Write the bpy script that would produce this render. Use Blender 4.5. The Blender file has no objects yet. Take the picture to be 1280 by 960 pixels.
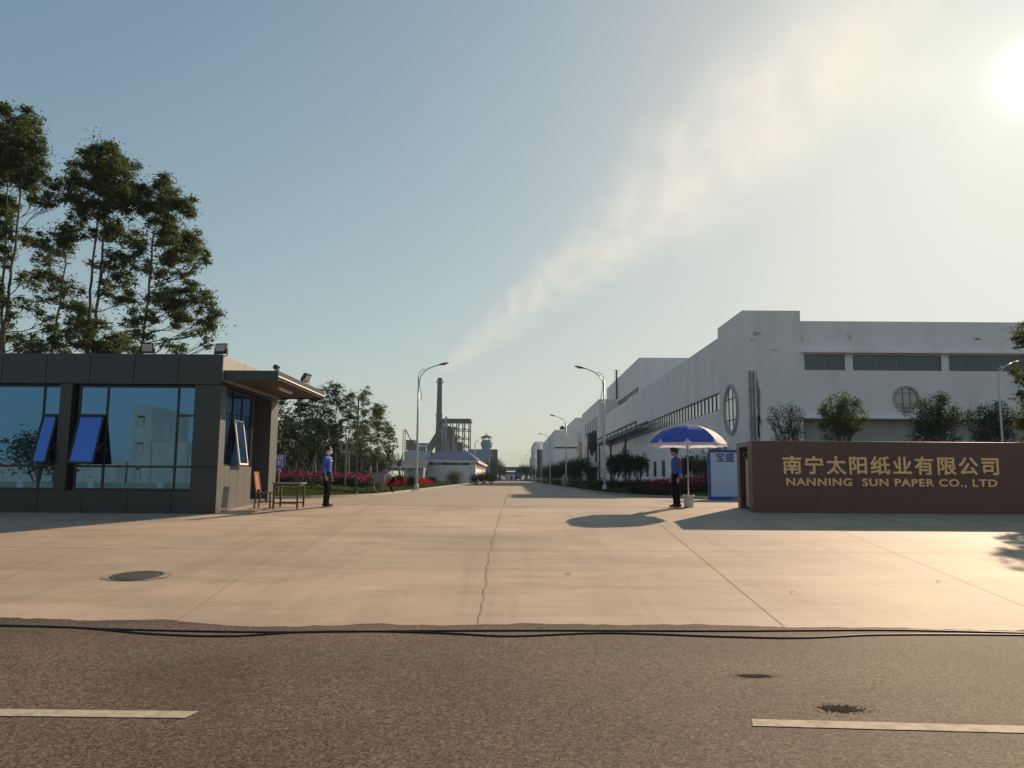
import bpy, bmesh, math, random
import numpy as np
from mathutils import Vector, Matrix
from mathutils.kdtree import KDTree

R = math.radians
SC = bpy.context.scene
COL = SC.collection

# ------------------------------------------------------------------ camera
PITCH, YAW, ROLL, FPX = R(6.94), R(0.118), R(0.40), 970.0
cam_data = bpy.data.cameras.new("camera")
cam = bpy.data.objects.new("camera", cam_data)
COL.objects.link(cam)
CAM_ROT = Matrix.Rotation(YAW, 3, 'Z') @ Matrix.Rotation(math.pi / 2 + PITCH, 3, 'X') @ Matrix.Rotation(ROLL, 3, 'Z')
CAM_POS = Vector((0, 0, 0.82))
cam.matrix_world = Matrix.Translation(CAM_POS) @ CAM_ROT.to_4x4()
cam_data.sensor_width = 36.0
cam_data.lens = FPX / 1280 * 36.0
cam_data.clip_start = 0.05
cam_data.clip_end = 6000
SC.camera = cam

# ------------------------------------------------------------------ light
SUN_EL, SUN_AZ = R(24.2), R(35.2)          # azimuth from +Y (street axis) towards +X
SUN_DIR = Vector((math.sin(SUN_AZ) * math.cos(SUN_EL), math.cos(SUN_AZ) * math.cos(SUN_EL), math.sin(SUN_EL)))
sun_data = bpy.data.lights.new("sun", 'SUN')
sun_data.energy = 4.4
sun_data.angle = R(0.6)
sun_data.color = (1.0, 0.75, 0.50)
sun = bpy.data.objects.new("sun", sun_data)
COL.objects.link(sun)
sun.rotation_euler = SUN_DIR.to_track_quat('Z', 'Y').to_euler()
sun.location = (30, 40, 60)

world = bpy.data.worlds.new("World")
SC.world = world
world.use_nodes = True
wn, wl = world.node_tree.nodes, world.node_tree.links
wn.clear()
w_out = wn.new('ShaderNodeOutputWorld')
w_bg = wn.new('ShaderNodeBackground')
w_bg.inputs[1].default_value = 0.075
sky = wn.new('ShaderNodeTexSky')
sky.sky_type = 'NISHITA'
sky.sun_disc = False
sky.sun_elevation = SUN_EL
sky.sun_rotation = SUN_AZ
sky.altitude = 100
sky.air_density = 1.0
sky.dust_density = 1.0
sky.ozone_density = 1.6
# the bright aureole round the sun in hazy air, by direction in the sky
SKY_GAIN = 0.075 * 2 ** 0.6
w_tc = wn.new('ShaderNodeTexCoord')
w_dot = wn.new('ShaderNodeVectorMath'); w_dot.operation = 'DOT_PRODUCT'
w_dot.inputs[1].default_value = SUN_DIR
wl.new(w_tc.outputs['Generated'], w_dot.inputs[0])
w_max = wn.new('ShaderNodeMath'); w_max.operation = 'MAXIMUM'; w_max.inputs[1].default_value = 0.0
wl.new(w_dot.outputs['Value'], w_max.inputs[0])
last = None
for power, amount in ((90, 0.04), (500, 0.12), (2600, 0.45), (8000, 6.0)):
    p = wn.new('ShaderNodeMath'); p.operation = 'POWER'; p.inputs[1].default_value = power
    wl.new(w_max.outputs[0], p.inputs[0])
    m = wn.new('ShaderNodeMath'); m.operation = 'MULTIPLY_ADD'
    m.inputs[1].default_value = amount / SKY_GAIN
    m.inputs[2].default_value = 0.0
    wl.new(p.outputs[0], m.inputs[0])
    if last is not None:
        wl.new(last.outputs[0], m.inputs[2])
    last = m
w_glow = wn.new('ShaderNodeVectorMath'); w_glow.operation = 'SCALE'
w_glow.inputs[0].default_value = (1.0, 0.96, 0.88)
wl.new(last.outputs[0], w_glow.inputs['Scale'])


def vmath(op, a, b):
    x = wn.new('ShaderNodeVectorMath'); x.operation = op
    for i, q in enumerate((a, b)):
        if isinstance(q, (int, float)): x.inputs[i].default_value = (q, q, q)
        elif isinstance(q, tuple): x.inputs[i].default_value = q
        else: wl.new(q, x.inputs[i])
    return x.outputs[0]


# thick humid air: the sky's contrast is flattened towards a pale even veil
x_ = vmath('MULTIPLY', sky.outputs[0], 0.1137)
y_ = vmath('DIVIDE', x_, vmath('ADD', vmath('MULTIPLY', x_, 2.42), 1.0))
gam = wn.new('ShaderNodeGamma'); gam.inputs[1].default_value = 1.3
wl.new(y_, gam.inputs[0])
sky_c = vmath('MULTIPLY', gam.outputs[0], tuple(c / SKY_GAIN for c in (3.28, 3.40, 3.10)))
w_sum = vmath('ADD', sky_c, w_glow.outputs[0])
wl.new(w_sum, w_bg.inputs[0])
wl.new(w_bg.outputs[0], w_out.inputs[0])

SC.render.engine = 'CYCLES'
SC.cycles.use_denoising = True
SC.cycles.max_bounces = 8
SC.cycles.volume_bounces = 0
SC.cycles.transparent_max_bounces = 12
SC.cycles.volume_step_rate = 1.0
SC.cycles.volume_max_steps = 256
SC.view_settings.view_transform = 'Standard'
SC.view_settings.look = 'None'
SC.view_settings.exposure = 0.6
SC.view_settings.gamma = 1.0
SC.view_settings.use_curve_mapping = False


# ------------------------------------------------------------------ helpers
def at(px, py, y):
    """world point seen at pixel (px, py) of the 1280 x 960 picture, y metres ahead"""
    d = CAM_ROT @ Vector(((px - 640) / FPX, (480 - py) / FPX, -1))
    return CAM_POS + d * (y / d.y)


def ground_z(y):
    if y < 8.9:
        return -0.83
    if y < 23.3:
        return -0.83 + 0.83 * (y - 8.9) / 14.4
    return 0.0


def smooth(t):
    t = min(1.0, max(0.0, t))
    return t * t * (3 - 2 * t)


def lawn_z(x, y):
    """the lawns swell up away from the kerb"""
    if x < 0:
        d = min(-6.3 - x, (y - 28.6) * 1.0)
    else:
        d = min(x - 5.0, (y - 32.4) * 1.0)
    return 0.07 + 0.40 * smooth((d - 0.4) / 6.5)


def on_ground(px, py):
    d = CAM_ROT @ Vector(((px - 640) / FPX, (480 - py) / FPX, -1))
    t = 3.0
    while t < 3000:
        p = CAM_POS + d * (t / d.y)
        if p.z <= ground_z(p.y):
            return Vector((p.x, p.y, ground_z(p.y)))
        t += 0.02
    return p


def node_mat(name):
    m = bpy.data.materials.new(name)
    m.use_nodes = True
    n, l = m.node_tree.nodes, m.node_tree.links
    return m, n, l, n['Principled BSDF']


def set_in(b, key, v):
    if key in b.inputs:
        b.inputs[key].default_value = v


def mat(name, c, rough=0.7, metal=0.0, var=0.18, scale=3.0, bump=0.0, bump_scale=40.0, spec=0.5, stain=0.0, stain_scale=(1, 1, 0.15), emit=None):
    """procedural surface: base colour with uneven wear, optional streaks and bump"""
    m, n, l, b = node_mat(name)
    tc = n.new('ShaderNodeTexCoord')
    noise = n.new('ShaderNodeTexNoise')
    noise.inputs['Scale'].default_value = scale
    noise.inputs['Detail'].default_value = 8
    noise.inputs['Roughness'].default_value = 0.65
    l.new(tc.outputs['Object'], noise.inputs['Vector'])
    ramp = n.new('ShaderNodeValToRGB')
    ramp.color_ramp.elements[0].position = 0.28
    ramp.color_ramp.elements[1].position = 0.72
    lo = tuple(x * (1 - var) for x in c) + (1,)
    hi = tuple(min(1, x * (1 + var)) for x in c) + (1,)
    ramp.color_ramp.elements[0].color = lo
    ramp.color_ramp.elements[1].color = hi
    l.new(noise.outputs['Fac'], ramp.inputs[0])
    out = ramp.outputs[0]
    if stain:
        mp = n.new('ShaderNodeMapping')
        mp.inputs['Scale'].default_value = stain_scale
        l.new(tc.outputs['Object'], mp.inputs[0])
        n2 = n.new('ShaderNodeTexNoise')
        n2.inputs['Scale'].default_value = 1.0
        n2.inputs['Detail'].default_value = 6
        l.new(mp.outputs[0], n2.inputs['Vector'])
        r2 = n.new('ShaderNodeValToRGB')
        r2.color_ramp.elements[0].position = 0.5
        r2.color_ramp.elements[1].position = 0.75
        l.new(n2.outputs['Fac'], r2.inputs[0])
        mx = n.new('ShaderNodeMix'); mx.data_type = 'RGBA'; mx.blend_type = 'MULTIPLY'
        mm = n.new('ShaderNodeMath'); mm.operation = 'MULTIPLY'; mm.inputs[1].default_value = stain
        l.new(r2.outputs[0], mm.inputs[0])
        l.new(mm.outputs[0], mx.inputs['Factor'])
        l.new(out, mx.inputs['A'])
        mx.inputs['B'].default_value = (0.35, 0.33, 0.30, 1)
        out = mx.outputs['Result']
    l.new(out, b.inputs['Base Color'])
    b.inputs['Roughness'].default_value = rough
    b.inputs['Metallic'].default_value = metal
    set_in(b, 'Specular IOR Level', spec)
    if emit:
        b.inputs['Emission Color'].default_value = (*emit[0], 1)
        b.inputs['Emission Strength'].default_value = emit[1]
    if bump:
        nb = n.new('ShaderNodeTexNoise')
        nb.inputs['Scale'].default_value = bump_scale
        nb.inputs['Detail'].default_value = 4
        l.new(tc.outputs['Object'], nb.inputs['Vector'])
        bp = n.new('ShaderNodeBump')
        bp.inputs['Strength'].default_value = bump
        bp.inputs['Distance'].default_value = 0.02
        l.new(nb.outputs['Fac'], bp.inputs['Height'])
        l.new(bp.outputs[0], b.inputs['Normal'])
    return m


def leaf_mat(name, c1, c2, trans=0.35):
    """leaf colour that differs from leaf to leaf, thin enough to let light through"""
    m, n, l, b = node_mat(name)
    g = n.new('ShaderNodeNewGeometry')
    ramp = n.new('ShaderNodeValToRGB')
    ramp.color_ramp.elements[0].color = (*c1, 1)
    ramp.color_ramp.elements[1].color = (*c2, 1)
    l.new(g.outputs['Random Per Island'], ramp.inputs[0])
    l.new(ramp.outputs[0], b.inputs['Base Color'])
    b.inputs['Roughness'].default_value = 0.7
    set_in(b, 'Specular IOR Level', 0.12)
    t = n.new('ShaderNodeBsdfTranslucent')
    hs = n.new('ShaderNodeHueSaturation')
    hs.inputs['Value'].default_value = 1.5
    hs.inputs['Saturation'].default_value = 1.1
    l.new(ramp.outputs[0], hs.inputs['Color'])
    l.new(hs.outputs[0], t.inputs['Color'])
    mx = n.new('ShaderNodeMixShader')
    mx.inputs[0].default_value = trans
    l.new(b.outputs[0], mx.inputs[1])
    l.new(t.outputs[0], mx.inputs[2])
    l.new(mx.outputs[0], n['Material Output'].inputs['Surface'])
    return m


def glass_mat(name, tint, reflect=0.5, see=0.3, rough=0.01, body=(0.02, 0.03, 0.04)):
    """coated window glass: part mirror, part see-through, part dark body"""
    m, n, l, b = node_mat(name)
    b.inputs['Base Color'].default_value = (*body, 1)
    b.inputs['Roughness'].default_value = 0.1
    g = n.new('ShaderNodeBsdfGlossy')
    g.inputs['Color'].default_value = (*tint, 1)
    g.inputs['Roughness'].default_value = rough
    tc = n.new('ShaderNodeTexCoord')
    nz = n.new('ShaderNodeTexNoise'); nz.inputs['Scale'].default_value = 0.9
    l.new(tc.outputs['Object'], nz.inputs['Vector'])
    bp = n.new('ShaderNodeBump'); bp.inputs['Strength'].default_value = 0.02; bp.inputs['Distance'].default_value = 0.05
    l.new(nz.outputs['Fac'], bp.inputs['Height'])
    l.new(bp.outputs[0], g.inputs['Normal'])
    t = n.new('ShaderNodeBsdfTransparent')
    t.inputs['Color'].default_value = (*[0.35 + 0.5 * x for x in tint], 1)
    m1 = n.new('ShaderNodeMixShader'); m1.inputs[0].default_value = see
    l.new(b.outputs[0], m1.inputs[1]); l.new(t.outputs[0], m1.inputs[2])
    m2 = n.new('ShaderNodeMixShader'); m2.inputs[0].default_value = reflect
    l.new(m1.outputs[0], m2.inputs[1]); l.new(g.outputs[0], m2.inputs[2])
    l.new(m2.outputs[0], n['Material Output'].inputs['Surface'])
    return m


def root_loc(o):
    v = Vector((0, 0, 0))
    while o is not None:
        v += o.location
        o = o.parent
    return v


class MB:
    """collects faces, then links them as ONE mesh object"""

    def __init__(self):
        self.v, self.f, self.m = [], [], []

    def add(self, vs, fs, mi=0):
        o = len(self.v)
        self.v += [tuple(x) for x in vs]
        self.f += [tuple(i + o for i in f) for f in fs]
        self.m += [mi] * len(fs)
        return self

    def box(self, x0, x1, y0, y1, z0, z1, mi=0):
        vs = [(x, y, z) for z in (z0, z1) for y in (y0, y1) for x in (x0, x1)]
        return self.add(vs, [(0, 2, 3, 1), (4, 5, 7, 6), (0, 1, 5, 4), (2, 6, 7, 3), (0, 4, 6, 2), (1, 3, 7, 5)], mi)

    def obox(self, O, u, n, u0, u1, v0, v1, d0, d1, mi=0):
        O, u, n = Vector(O), Vector(u), Vector(n)
        z = Vector((0, 0, 1))
        vs = [O + u * a + z * b + n * d for b in (v0, v1) for d in (d0, d1) for a in (u0, u1)]
        return self.add(vs, [(0, 2, 3, 1), (4, 5, 7, 6), (0, 1, 5, 4), (2, 6, 7, 3), (0, 4, 6, 2), (1, 3, 7, 5)], mi)

    def bar(self, a, b, w, h=None, mi=0):
        """square bar from a to b"""
        a, b = Vector(a), Vector(b)
        h = h or w
        d = (b - a).normalized()
        s = d.cross(Vector((0, 0, 1)))
        if s.length < 1e-4:
            s = Vector((1, 0, 0))
        s.normalize()
        t = s.cross(d).normalized()
        vs = [p + s * (w / 2 * i) + t * (h / 2 * j) for p in (a, b) for i, j in ((-1, -1), (1, -1), (1, 1), (-1, 1))]
        return self.add(vs, [(0, 1, 2, 3), (7, 6, 5, 4), (0, 4, 5, 1), (1, 5, 6, 2), (2, 6, 7, 3), (3, 7, 4, 0)], mi)

    def tube(self, pts, radii, n=8, mi=0, cap=True):
        pts = [Vector(p) for p in pts]
        if not hasattr(radii, '__len__'):
            radii = [radii] * len(pts)
        rings, prev = [], None
        for i, p in enumerate(pts):
            d = (pts[min(i + 1, len(pts) - 1)] - pts[max(i - 1, 0)])
            d = d.normalized() if d.length > 1e-9 else Vector((0, 0, 1))
            if prev is None:
                s = d.cross(Vector((0.31, 0.95, 0.05)))
                if s.length < 1e-3:
                    s = d.cross(Vector((1, 0, 0)))
            else:
                s = prev - d * prev.dot(d)
            s.normalize(); prev = s
            t = d.cross(s)
            rings.append([p + (s * math.cos(2 * math.pi * k / n) + t * math.sin(2 * math.pi * k / n)) * radii[i] for k in range(n)])
        vs = [q for r in rings for q in r]
        fs = []
        for i in range(len(pts) - 1):
            for k in range(n):
                fs.append((i * n + k, i * n + (k + 1) % n, (i + 1) * n + (k + 1) % n, (i + 1) * n + k))
        if cap:
            fs.append(tuple(range(n - 1, -1, -1)))
            fs.append(tuple((len(pts) - 1) * n + k for k in range(n)))
        return self.add(vs, fs, mi)

    def lathe(self, prof, n=24, c=(0, 0), mi=0):
        vs, fs = [], []
        for r, z in prof:
            for k in range(n):
                a = 2 * math.pi * k / n
                vs.append((c[0] + r * math.cos(a), c[1] + r * math.sin(a), z))
        for i in range(len(prof) - 1):
            for k in range(n):
                fs.append((i * n + k, i * n + (k + 1) % n, (i + 1) * n + (k + 1) % n, (i + 1) * n + k))
        fs.append(tuple(range(n - 1, -1, -1)))
        fs.append(tuple((len(prof) - 1) * n + k for k in range(n)))
        return self.add(vs, fs, mi)

    def blob(self, c, r, n=10, m=8, seed=0, rough=0.0, mi=0):
        """ellipsoid, optionally uneven"""
        rng = random.Random(seed)
        vs, fs = [], []
        for i in range(m + 1):
            th = math.pi * i / m
            for k in range(n):
                ph = 2 * math.pi * k / n
                q = 1 + rng.uniform(-rough, rough)
                vs.append((c[0] + r[0] * q * math.sin(th) * math.cos(ph), c[1] + r[1] * q * math.sin(th) * math.sin(ph), c[2] + r[2] * q * math.cos(th)))
        for i in range(m):
            for k in range(n):
                fs.append((i * n + k, (i + 1) * n + k, (i + 1) * n + (k + 1) % n, i * n + (k + 1) % n))
        return self.add(vs, fs, mi)

    def facade(self, O, u, n, L, H, openings=(), depth=0.2, mi=0, ri=None):
        """wall sheet with real openings and reveals"""
        O, u, n = Vector(O), Vector(u), Vector(n)
        z = Vector((0, 0, 1))
        us = sorted({0.0, L, *[a for o in openings for a in o[:2]]})
        vs_ = sorted({0.0, H, *[b for o in openings for b in o[2:4]]})
        for a0, a1 in zip(us, us[1:]):
            for b0, b1 in zip(vs_, vs_[1:]):
                ca, cb = (a0 + a1) / 2, (b0 + b1) / 2
                if any(o[0] < ca < o[1] and o[2] < cb < o[3] for o in openings):
                    continue
                self.add([O + u * a + z * b for a, b in ((a0, b0), (a1, b0), (a1, b1), (a0, b1))], [(0, 1, 2, 3)], mi)
        for o in openings:
            c = [O + u * a + z * b for a, b in ((o[0], o[2]), (o[1], o[2]), (o[1], o[3]), (o[0], o[3]))]
            d = [p - n * depth for p in c]
            self.add(c + d, [(0, 1, 5, 4), (1, 2, 6, 5), (2, 3, 7, 6), (3, 0, 4, 7)], mi if ri is None else ri)
        return self

    def build(self, name, mats, parent=None, bevel=0.0, smooth=False, subsurf=0):
        me = bpy.data.meshes.new(name)
        off = root_loc(parent) if parent is not None else Vector((0, 0, 0))
        V = np.array(self.v, dtype=np.float64).reshape(-1, 3) - np.array(off)
        me.from_pydata(V.tolist(), [], self.f)
        if not isinstance(mats, (list, tuple)):
            mats = [mats]
        for x in mats:
            me.materials.append(x)
        if any(self.m):
            me.polygons.foreach_set('material_index', self.m)
        if smooth:
            me.polygons.foreach_set('use_smooth', [True] * len(me.polygons))
        o = bpy.data.objects.new(name, me)
        COL.objects.link(o)
        if parent is not None:
            o.parent = parent
        if bevel:
            b = o.modifiers.new('bevel', 'BEVEL'); b.width = bevel; b.segments = 2; b.limit_method = 'ANGLE'
        if subsurf:
            s = o.modifiers.new('subsurf', 'SUBSURF'); s.levels = s.render_levels = subsurf
        return o


def local_part(mb, name, m, parent, smooth=True):
    """mesh given in the thing's own space"""
    me = bpy.data.meshes.new(name); me.from_pydata(mb.v, [], mb.f)
    for x in (m if isinstance(m, list) else [m]): me.materials.append(x)
    if any(mb.m): me.polygons.foreach_set('material_index', mb.m)
    me.polygons.foreach_set('use_smooth', [smooth] * len(me.polygons))
    o = bpy.data.objects.new(name, me); COL.objects.link(o); o.parent = parent
    return o


def tag(o, label=None, cat=None, group=None, kind=None):
    if label: o['label'] = label
    if cat: o['category'] = cat
    if group: o['group'] = group
    if kind: o['kind'] = kind
    return o


def thing(name, label, cat, loc=(0, 0, 0), rz=0.0, group=None):
    o = bpy.data.objects.new(name, None)
    COL.objects.link(o)
    o.location = loc
    o.rotation_euler = (0, 0, rz)
    o.empty_display_size = 0.2
    return tag(o, label, cat, group)


def struct(o):
    o['kind'] = 'structure'
    return o


def copy_tree(o, parent=None):
    c = o.copy(); COL.objects.link(c)
    c.parent = parent
    for ch in list(o.children):
        copy_tree(ch, c)
    return c


def place_copy(src, loc, rz, label, group=None):
    c = copy_tree(src)
    c.location = loc; c.rotation_euler = (0, 0, rz); c['label'] = label
    if group: c['group'] = group
    return c


def sheet(name, x0, x1, ys, zoff, m, edge=None):
    """flat sheet following the ground's profile"""
    mb = MB()
    ys = sorted(set([y for y in ys] + [y for y in (8.9, 23.3) if ys[0] < y < ys[-1]]))
    for a, b in zip(ys, ys[1:]):
        mb.add([(x0, a, ground_z(a) + zoff), (x1, a, ground_z(a) + zoff), (x1, b, ground_z(b) + zoff), (x0, b, ground_z(b) + zoff)], [(0, 1, 2, 3)])
    return struct(mb.build(name, m))


def text_mesh(body, size, name, m, parent, O, u, n, width=None, extrude=0.02, offset=0.0, spacing=1.0, align='CENTER', height=None, bold=0.0):
    """raised lettering on a wall whose rightward direction is u and outward n; O = middle of the line's base"""
    cu = bpy.data.curves.new('text', 'FONT')
    cu.body = body; cu.size = size; cu.extrude = extrude; cu.offset = offset
    cu.space_character = spacing
    cu.align_x = align
    to = bpy.data.objects.new('text', cu); COL.objects.link(to)
    dg = bpy.context.evaluated_depsgraph_get(); dg.update()
    me = bpy.data.meshes.new_from_object(to.evaluated_get(dg))
    bpy.data.objects.remove(to)
    V = np.array([v.co[:] for v in me.vertices])
    w = V[:, 0].max() - V[:, 0].min()
    cx = (V[:, 0].max() + V[:, 0].min()) / 2
    s = (width / w) if width else 1.0
    y0, y1 = V[:, 1].min(), V[:, 1].max()
    sy = height / (y1 - y0) if height else 1.0
    yb = y0 if height else 0.0
    O, u, n = Vector(O), Vector(u), Vector(n)
    off = root_loc(parent) if parent else Vector((0, 0, 0))
    fs0 = [tuple(p.vertices) for p in me.polygons]
    P, F = [], []
    shifts = [(0, 0)]
    if bold:                          # heavy strokes: the same letter laid again a little to each side, each layer a hair higher
        shifts += [(bold * math.cos(a), bold * math.sin(a)) for a in (0, 1.571, 3.142, 4.712, .785, 2.356, 3.927, 5.498)]
    for k, (dx, dy) in enumerate(shifts):
        b0 = len(P)
        for v in me.vertices:
            x, y, z = v.co
            P.append(O + u * ((x - cx) * s + dx) + Vector((0, 0, 1)) * ((y - yb) * sy + dy) + n * ((z + extrude) * (1 + .04 * k)) - off)
        F += [tuple(q + b0 for q in f) for f in fs0]
    me = bpy.data.meshes.new(name)
    me.from_pydata([tuple(q) for q in P], [], F)
    me.materials.clear(); me.materials.append(m)
    me.name = name
    o = bpy.data.objects.new(name, me); COL.objects.link(o)
    if parent: o.parent = parent
    return o


# ------------------------------------------------------------------ materials
M = {}
M['white_wall'] = mat('white_wall', (0.86, 0.80, 0.79), 0.85, var=0.05, scale=0.35, stain=0.16, stain_scale=(0.5, 0.5, 0.12), bump=0.15, bump_scale=8)
M['white_wall_old'] = mat('white_wall_old', (0.88, 0.815, 0.80), 0.85, var=0.06, scale=0.4, stain=0.2, stain_scale=(0.5, 0.5, 0.2), bump=0.15, bump_scale=8)
M['grey_wall'] = mat('grey_wall', (0.42, 0.42, 0.43), 0.85, var=0.1, scale=0.4, stain=0.4)
M['blue_cladding'] = mat('blue_cladding', (0.16, 0.24, 0.33), 0.6, var=0.1, scale=0.5, stain=0.3)
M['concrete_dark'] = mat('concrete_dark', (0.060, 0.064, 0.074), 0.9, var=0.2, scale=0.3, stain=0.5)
M['concrete_light'] = mat('concrete_light', (0.38, 0.36, 0.33), 0.9, var=0.12, scale=1.5, bump=0.2)
M['steel_dark'] = mat('steel_dark', (0.05, 0.055, 0.06), 0.6, metal=0.3, var=0.25, scale=2)
M['steel_grey'] = mat('steel_grey', (0.22, 0.22, 0.23), 0.5, metal=0.5, var=0.15, scale=3)
M['lamp_paint'] = mat('lamp_paint', (0.55, 0.55, 0.54), 0.4, var=0.08, scale=3, stain=0.25)
M['black_plastic'] = mat('black_plastic', (0.015, 0.015, 0.017), 0.45, var=0.2, scale=6)
M['white_paint'] = mat('white_paint', (0.68, 0.67, 0.64), 0.6, var=0.08, scale=4)
M['window_glass'] = glass_mat('window_glass', (0.7, 0.75, 0.8), 0.30, 0.15)
M['pale_glass'] = glass_mat('pale_glass', (0.9, 0.9, 0.85), 0.12, 0.0, 0.2, (0.86, 0.85, 0.76))
M['round_glass'] = glass_mat('round_glass', (0.8, 0.8, 0.75), 0.10, 0.0, 0.2, (0.34, 0.33, 0.29))
M['dark_glass'] = glass_mat('dark_glass', (0.5, 0.55, 0.6), 0.07, 0.0, body=(0.012, 0.014, 0.016))
M['blue_glass'] = glass_mat('blue_glass', (0.085, 0.215, 0.40), 0.74, 0.28)
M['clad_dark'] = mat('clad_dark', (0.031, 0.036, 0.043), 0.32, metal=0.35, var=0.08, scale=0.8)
M['clad_parapet_glare'] = mat('clad_parapet_glare', (0.24, 0.235, 0.225), 0.42, metal=0.15, var=0.06, scale=0.8)  # paler than the side panels: grazing sun reflection put into the base colour
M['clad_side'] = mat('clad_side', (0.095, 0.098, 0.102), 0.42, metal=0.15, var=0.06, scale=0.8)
M['frame_dark'] = mat('frame_dark', (0.018, 0.02, 0.024), 0.4, metal=0.3, var=0.15)
M['soffit'] = mat('soffit', (0.045, 0.031, 0.030), 0.6, var=0.12, scale=2)
M['granite'] = None
M['gold'] = mat('gold', (0.93, 0.57, 0.26), 0.45, metal=0.0, var=0.08, scale=5)
M['bark'] = mat('bark', (0.10, 0.085, 0.07), 0.9, var=0.35, scale=6, bump=0.4, bump_scale=20)
M['bark_pale'] = mat('bark_pale', (0.24, 0.21, 0.18), 0.85, var=0.3, scale=5, bump=0.3, bump_scale=15)
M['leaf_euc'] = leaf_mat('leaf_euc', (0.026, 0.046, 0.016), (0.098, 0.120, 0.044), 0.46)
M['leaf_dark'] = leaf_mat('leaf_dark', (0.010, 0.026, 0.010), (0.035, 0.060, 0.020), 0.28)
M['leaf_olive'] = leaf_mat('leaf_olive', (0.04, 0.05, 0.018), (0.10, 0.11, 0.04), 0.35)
M['leaf_maroon'] = leaf_mat('leaf_maroon', (0.03, 0.014, 0.016), (0.07, 0.02, 0.025), 0.3)
M['petal'] = leaf_mat('petal', (0.19, 0.014, 0.065), (0.40, 0.045, 0.14), 0.25)
M['petal_red'] = leaf_mat('petal_red', (0.28, 0.015, 0.03), (0.42, 0.04, 0.06), 0.25)
M['grass'] = leaf_mat('grass', (0.03, 0.05, 0.014), (0.07, 0.10, 0.03), 0.3)
M['blue_shirt'] = mat('blue_shirt', (0.028, 0.085, 0.36), 0.8, var=0.12, scale=9, bump=0.3, bump_scale=25)
M['trousers'] = mat('trousers', (0.006, 0.006, 0.009), 0.95, var=0.2, scale=9, bump=0.3, bump_scale=25, spec=0.1)
M['shoe'] = mat('shoe', (0.014, 0.012, 0.012), 0.4, var=0.2)
M['skin'] = mat('skin', (0.34, 0.19, 0.13), 0.55, var=0.08, scale=9)
M['hair'] = mat('hair', (0.010, 0.009, 0.009), 0.5, var=0.2, scale=20)
M['mask'] = mat('mask', (0.72, 0.73, 0.74), 0.8, var=0.03)
M['red_cloth'] = mat('red_cloth', (0.28, 0.025, 0.025), 0.8, var=0.12, scale=8)
M['cap'] = mat('cap', (0.035, 0.012, 0.016), 0.7, var=0.2, scale=9)
M['umb_blue'] = None
M['wood'] = mat('wood', (0.30, 0.10, 0.035), 0.4, var=0.3, scale=7, stain=0.0)
M['wood_dark'] = mat('wood_dark', (0.07, 0.04, 0.028), 0.45, var=0.3, scale=7)
M['sign_blue'] = mat('sign_blue', (0.02, 0.07, 0.30), 0.5, var=0.08)
M['roof_blue'] = mat('roof_blue', (0.022, 0.072, 0.17), 0.85, spec=.15, var=0.12, scale=0.6)
M['cable'] = mat('cable', (0.010, 0.010, 0.011), 0.5, var=0.2)
M['iron'] = mat('iron', (0.10, 0.095, 0.085), 0.55, metal=0.4, var=0.3, scale=9, bump=0.4)
M['rock'] = mat('rock', (0.30, 0.26, 0.22), 0.9, var=0.3, scale=3, bump=0.6, bump_scale=6)
M['dirt'] = mat('dirt', (0.22, 0.15, 0.10), 0.95, var=0.25, scale=0.5)
M['rust_tank'] = mat('rust_tank', (0.13, 0.05, 0.045), 0.7, var=0.25, scale=0.4)


def granite_mat():
    m, n, l, b = node_mat('granite')
    tc = n.new('ShaderNodeTexCoord')
    mp = n.new('ShaderNodeMapping')
    mp.inputs['Rotation'].default_value = (math.pi / 2, 0, 0)
    l.new(tc.outputs['Object'], mp.inputs[0])
    br = n.new('ShaderNodeTexBrick')
    br.offset = 0.0
    br.inputs['Scale'].default_value = 1.0
    br.inputs['Brick Width'].default_value = 0.9
    br.inputs['Row Height'].default_value = 0.5
    br.inputs['Mortar Size'].default_value = 0.004
    br.inputs['Color1'].default_value = (0.108, 0.032, 0.026, 1)
    br.inputs['Color2'].default_value = (0.118, 0.037, 0.030, 1)
    br.inputs['Mortar'].default_value = (0.05, 0.022, 0.02, 1)
    l.new(mp.outputs[0], br.inputs['Vector'])
    nz = n.new('ShaderNodeTexNoise'); nz.inputs['Scale'].default_value = 70; nz.inputs['Detail'].default_value = 3
    l.new(tc.outputs['Object'], nz.inputs['Vector'])
    mx = n.new('ShaderNodeMix'); mx.data_type = 'RGBA'; mx.blend_type = 'OVERLAY'; mx.inputs['Factor'].default_value = 0.5
    l.new(br.outputs[0], mx.inputs['A']); l.new(nz.outputs['Color'], mx.inputs['B'])
    hs = n.new('ShaderNodeHueSaturation'); hs.inputs['Saturation'].default_value = 0.85
    l.new(mx.outputs['Result'], hs.inputs['Color'])
    l.new(hs.outputs[0], b.inputs['Base Color'])
    b.inputs['Roughness'].default_value = 0.38
    return m


M['granite'] = granite_mat()


def umbrella_mat(name, c):
    m, n, l, b = node_mat(name)
    b.inputs['Base Color'].default_value = (*c, 1); b.inputs['Roughness'].default_value = 0.7
    t = n.new('ShaderNodeBsdfTranslucent'); t.inputs['Color'].default_value = (*c, 1)
    mx = n.new('ShaderNodeMixShader'); mx.inputs[0].default_value = 0.4
    l.new(b.outputs[0], mx.inputs[1]); l.new(t.outputs[0], mx.inputs[2])
    l.new(mx.outputs[0], n['Material Output'].inputs['Surface'])
    return m


M['umb_blue'] = umbrella_mat('umb_blue', (0.065, 0.125, 0.58))
M['umb_white'] = umbrella_mat('umb_white', (0.72, 0.68, 0.72))


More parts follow.
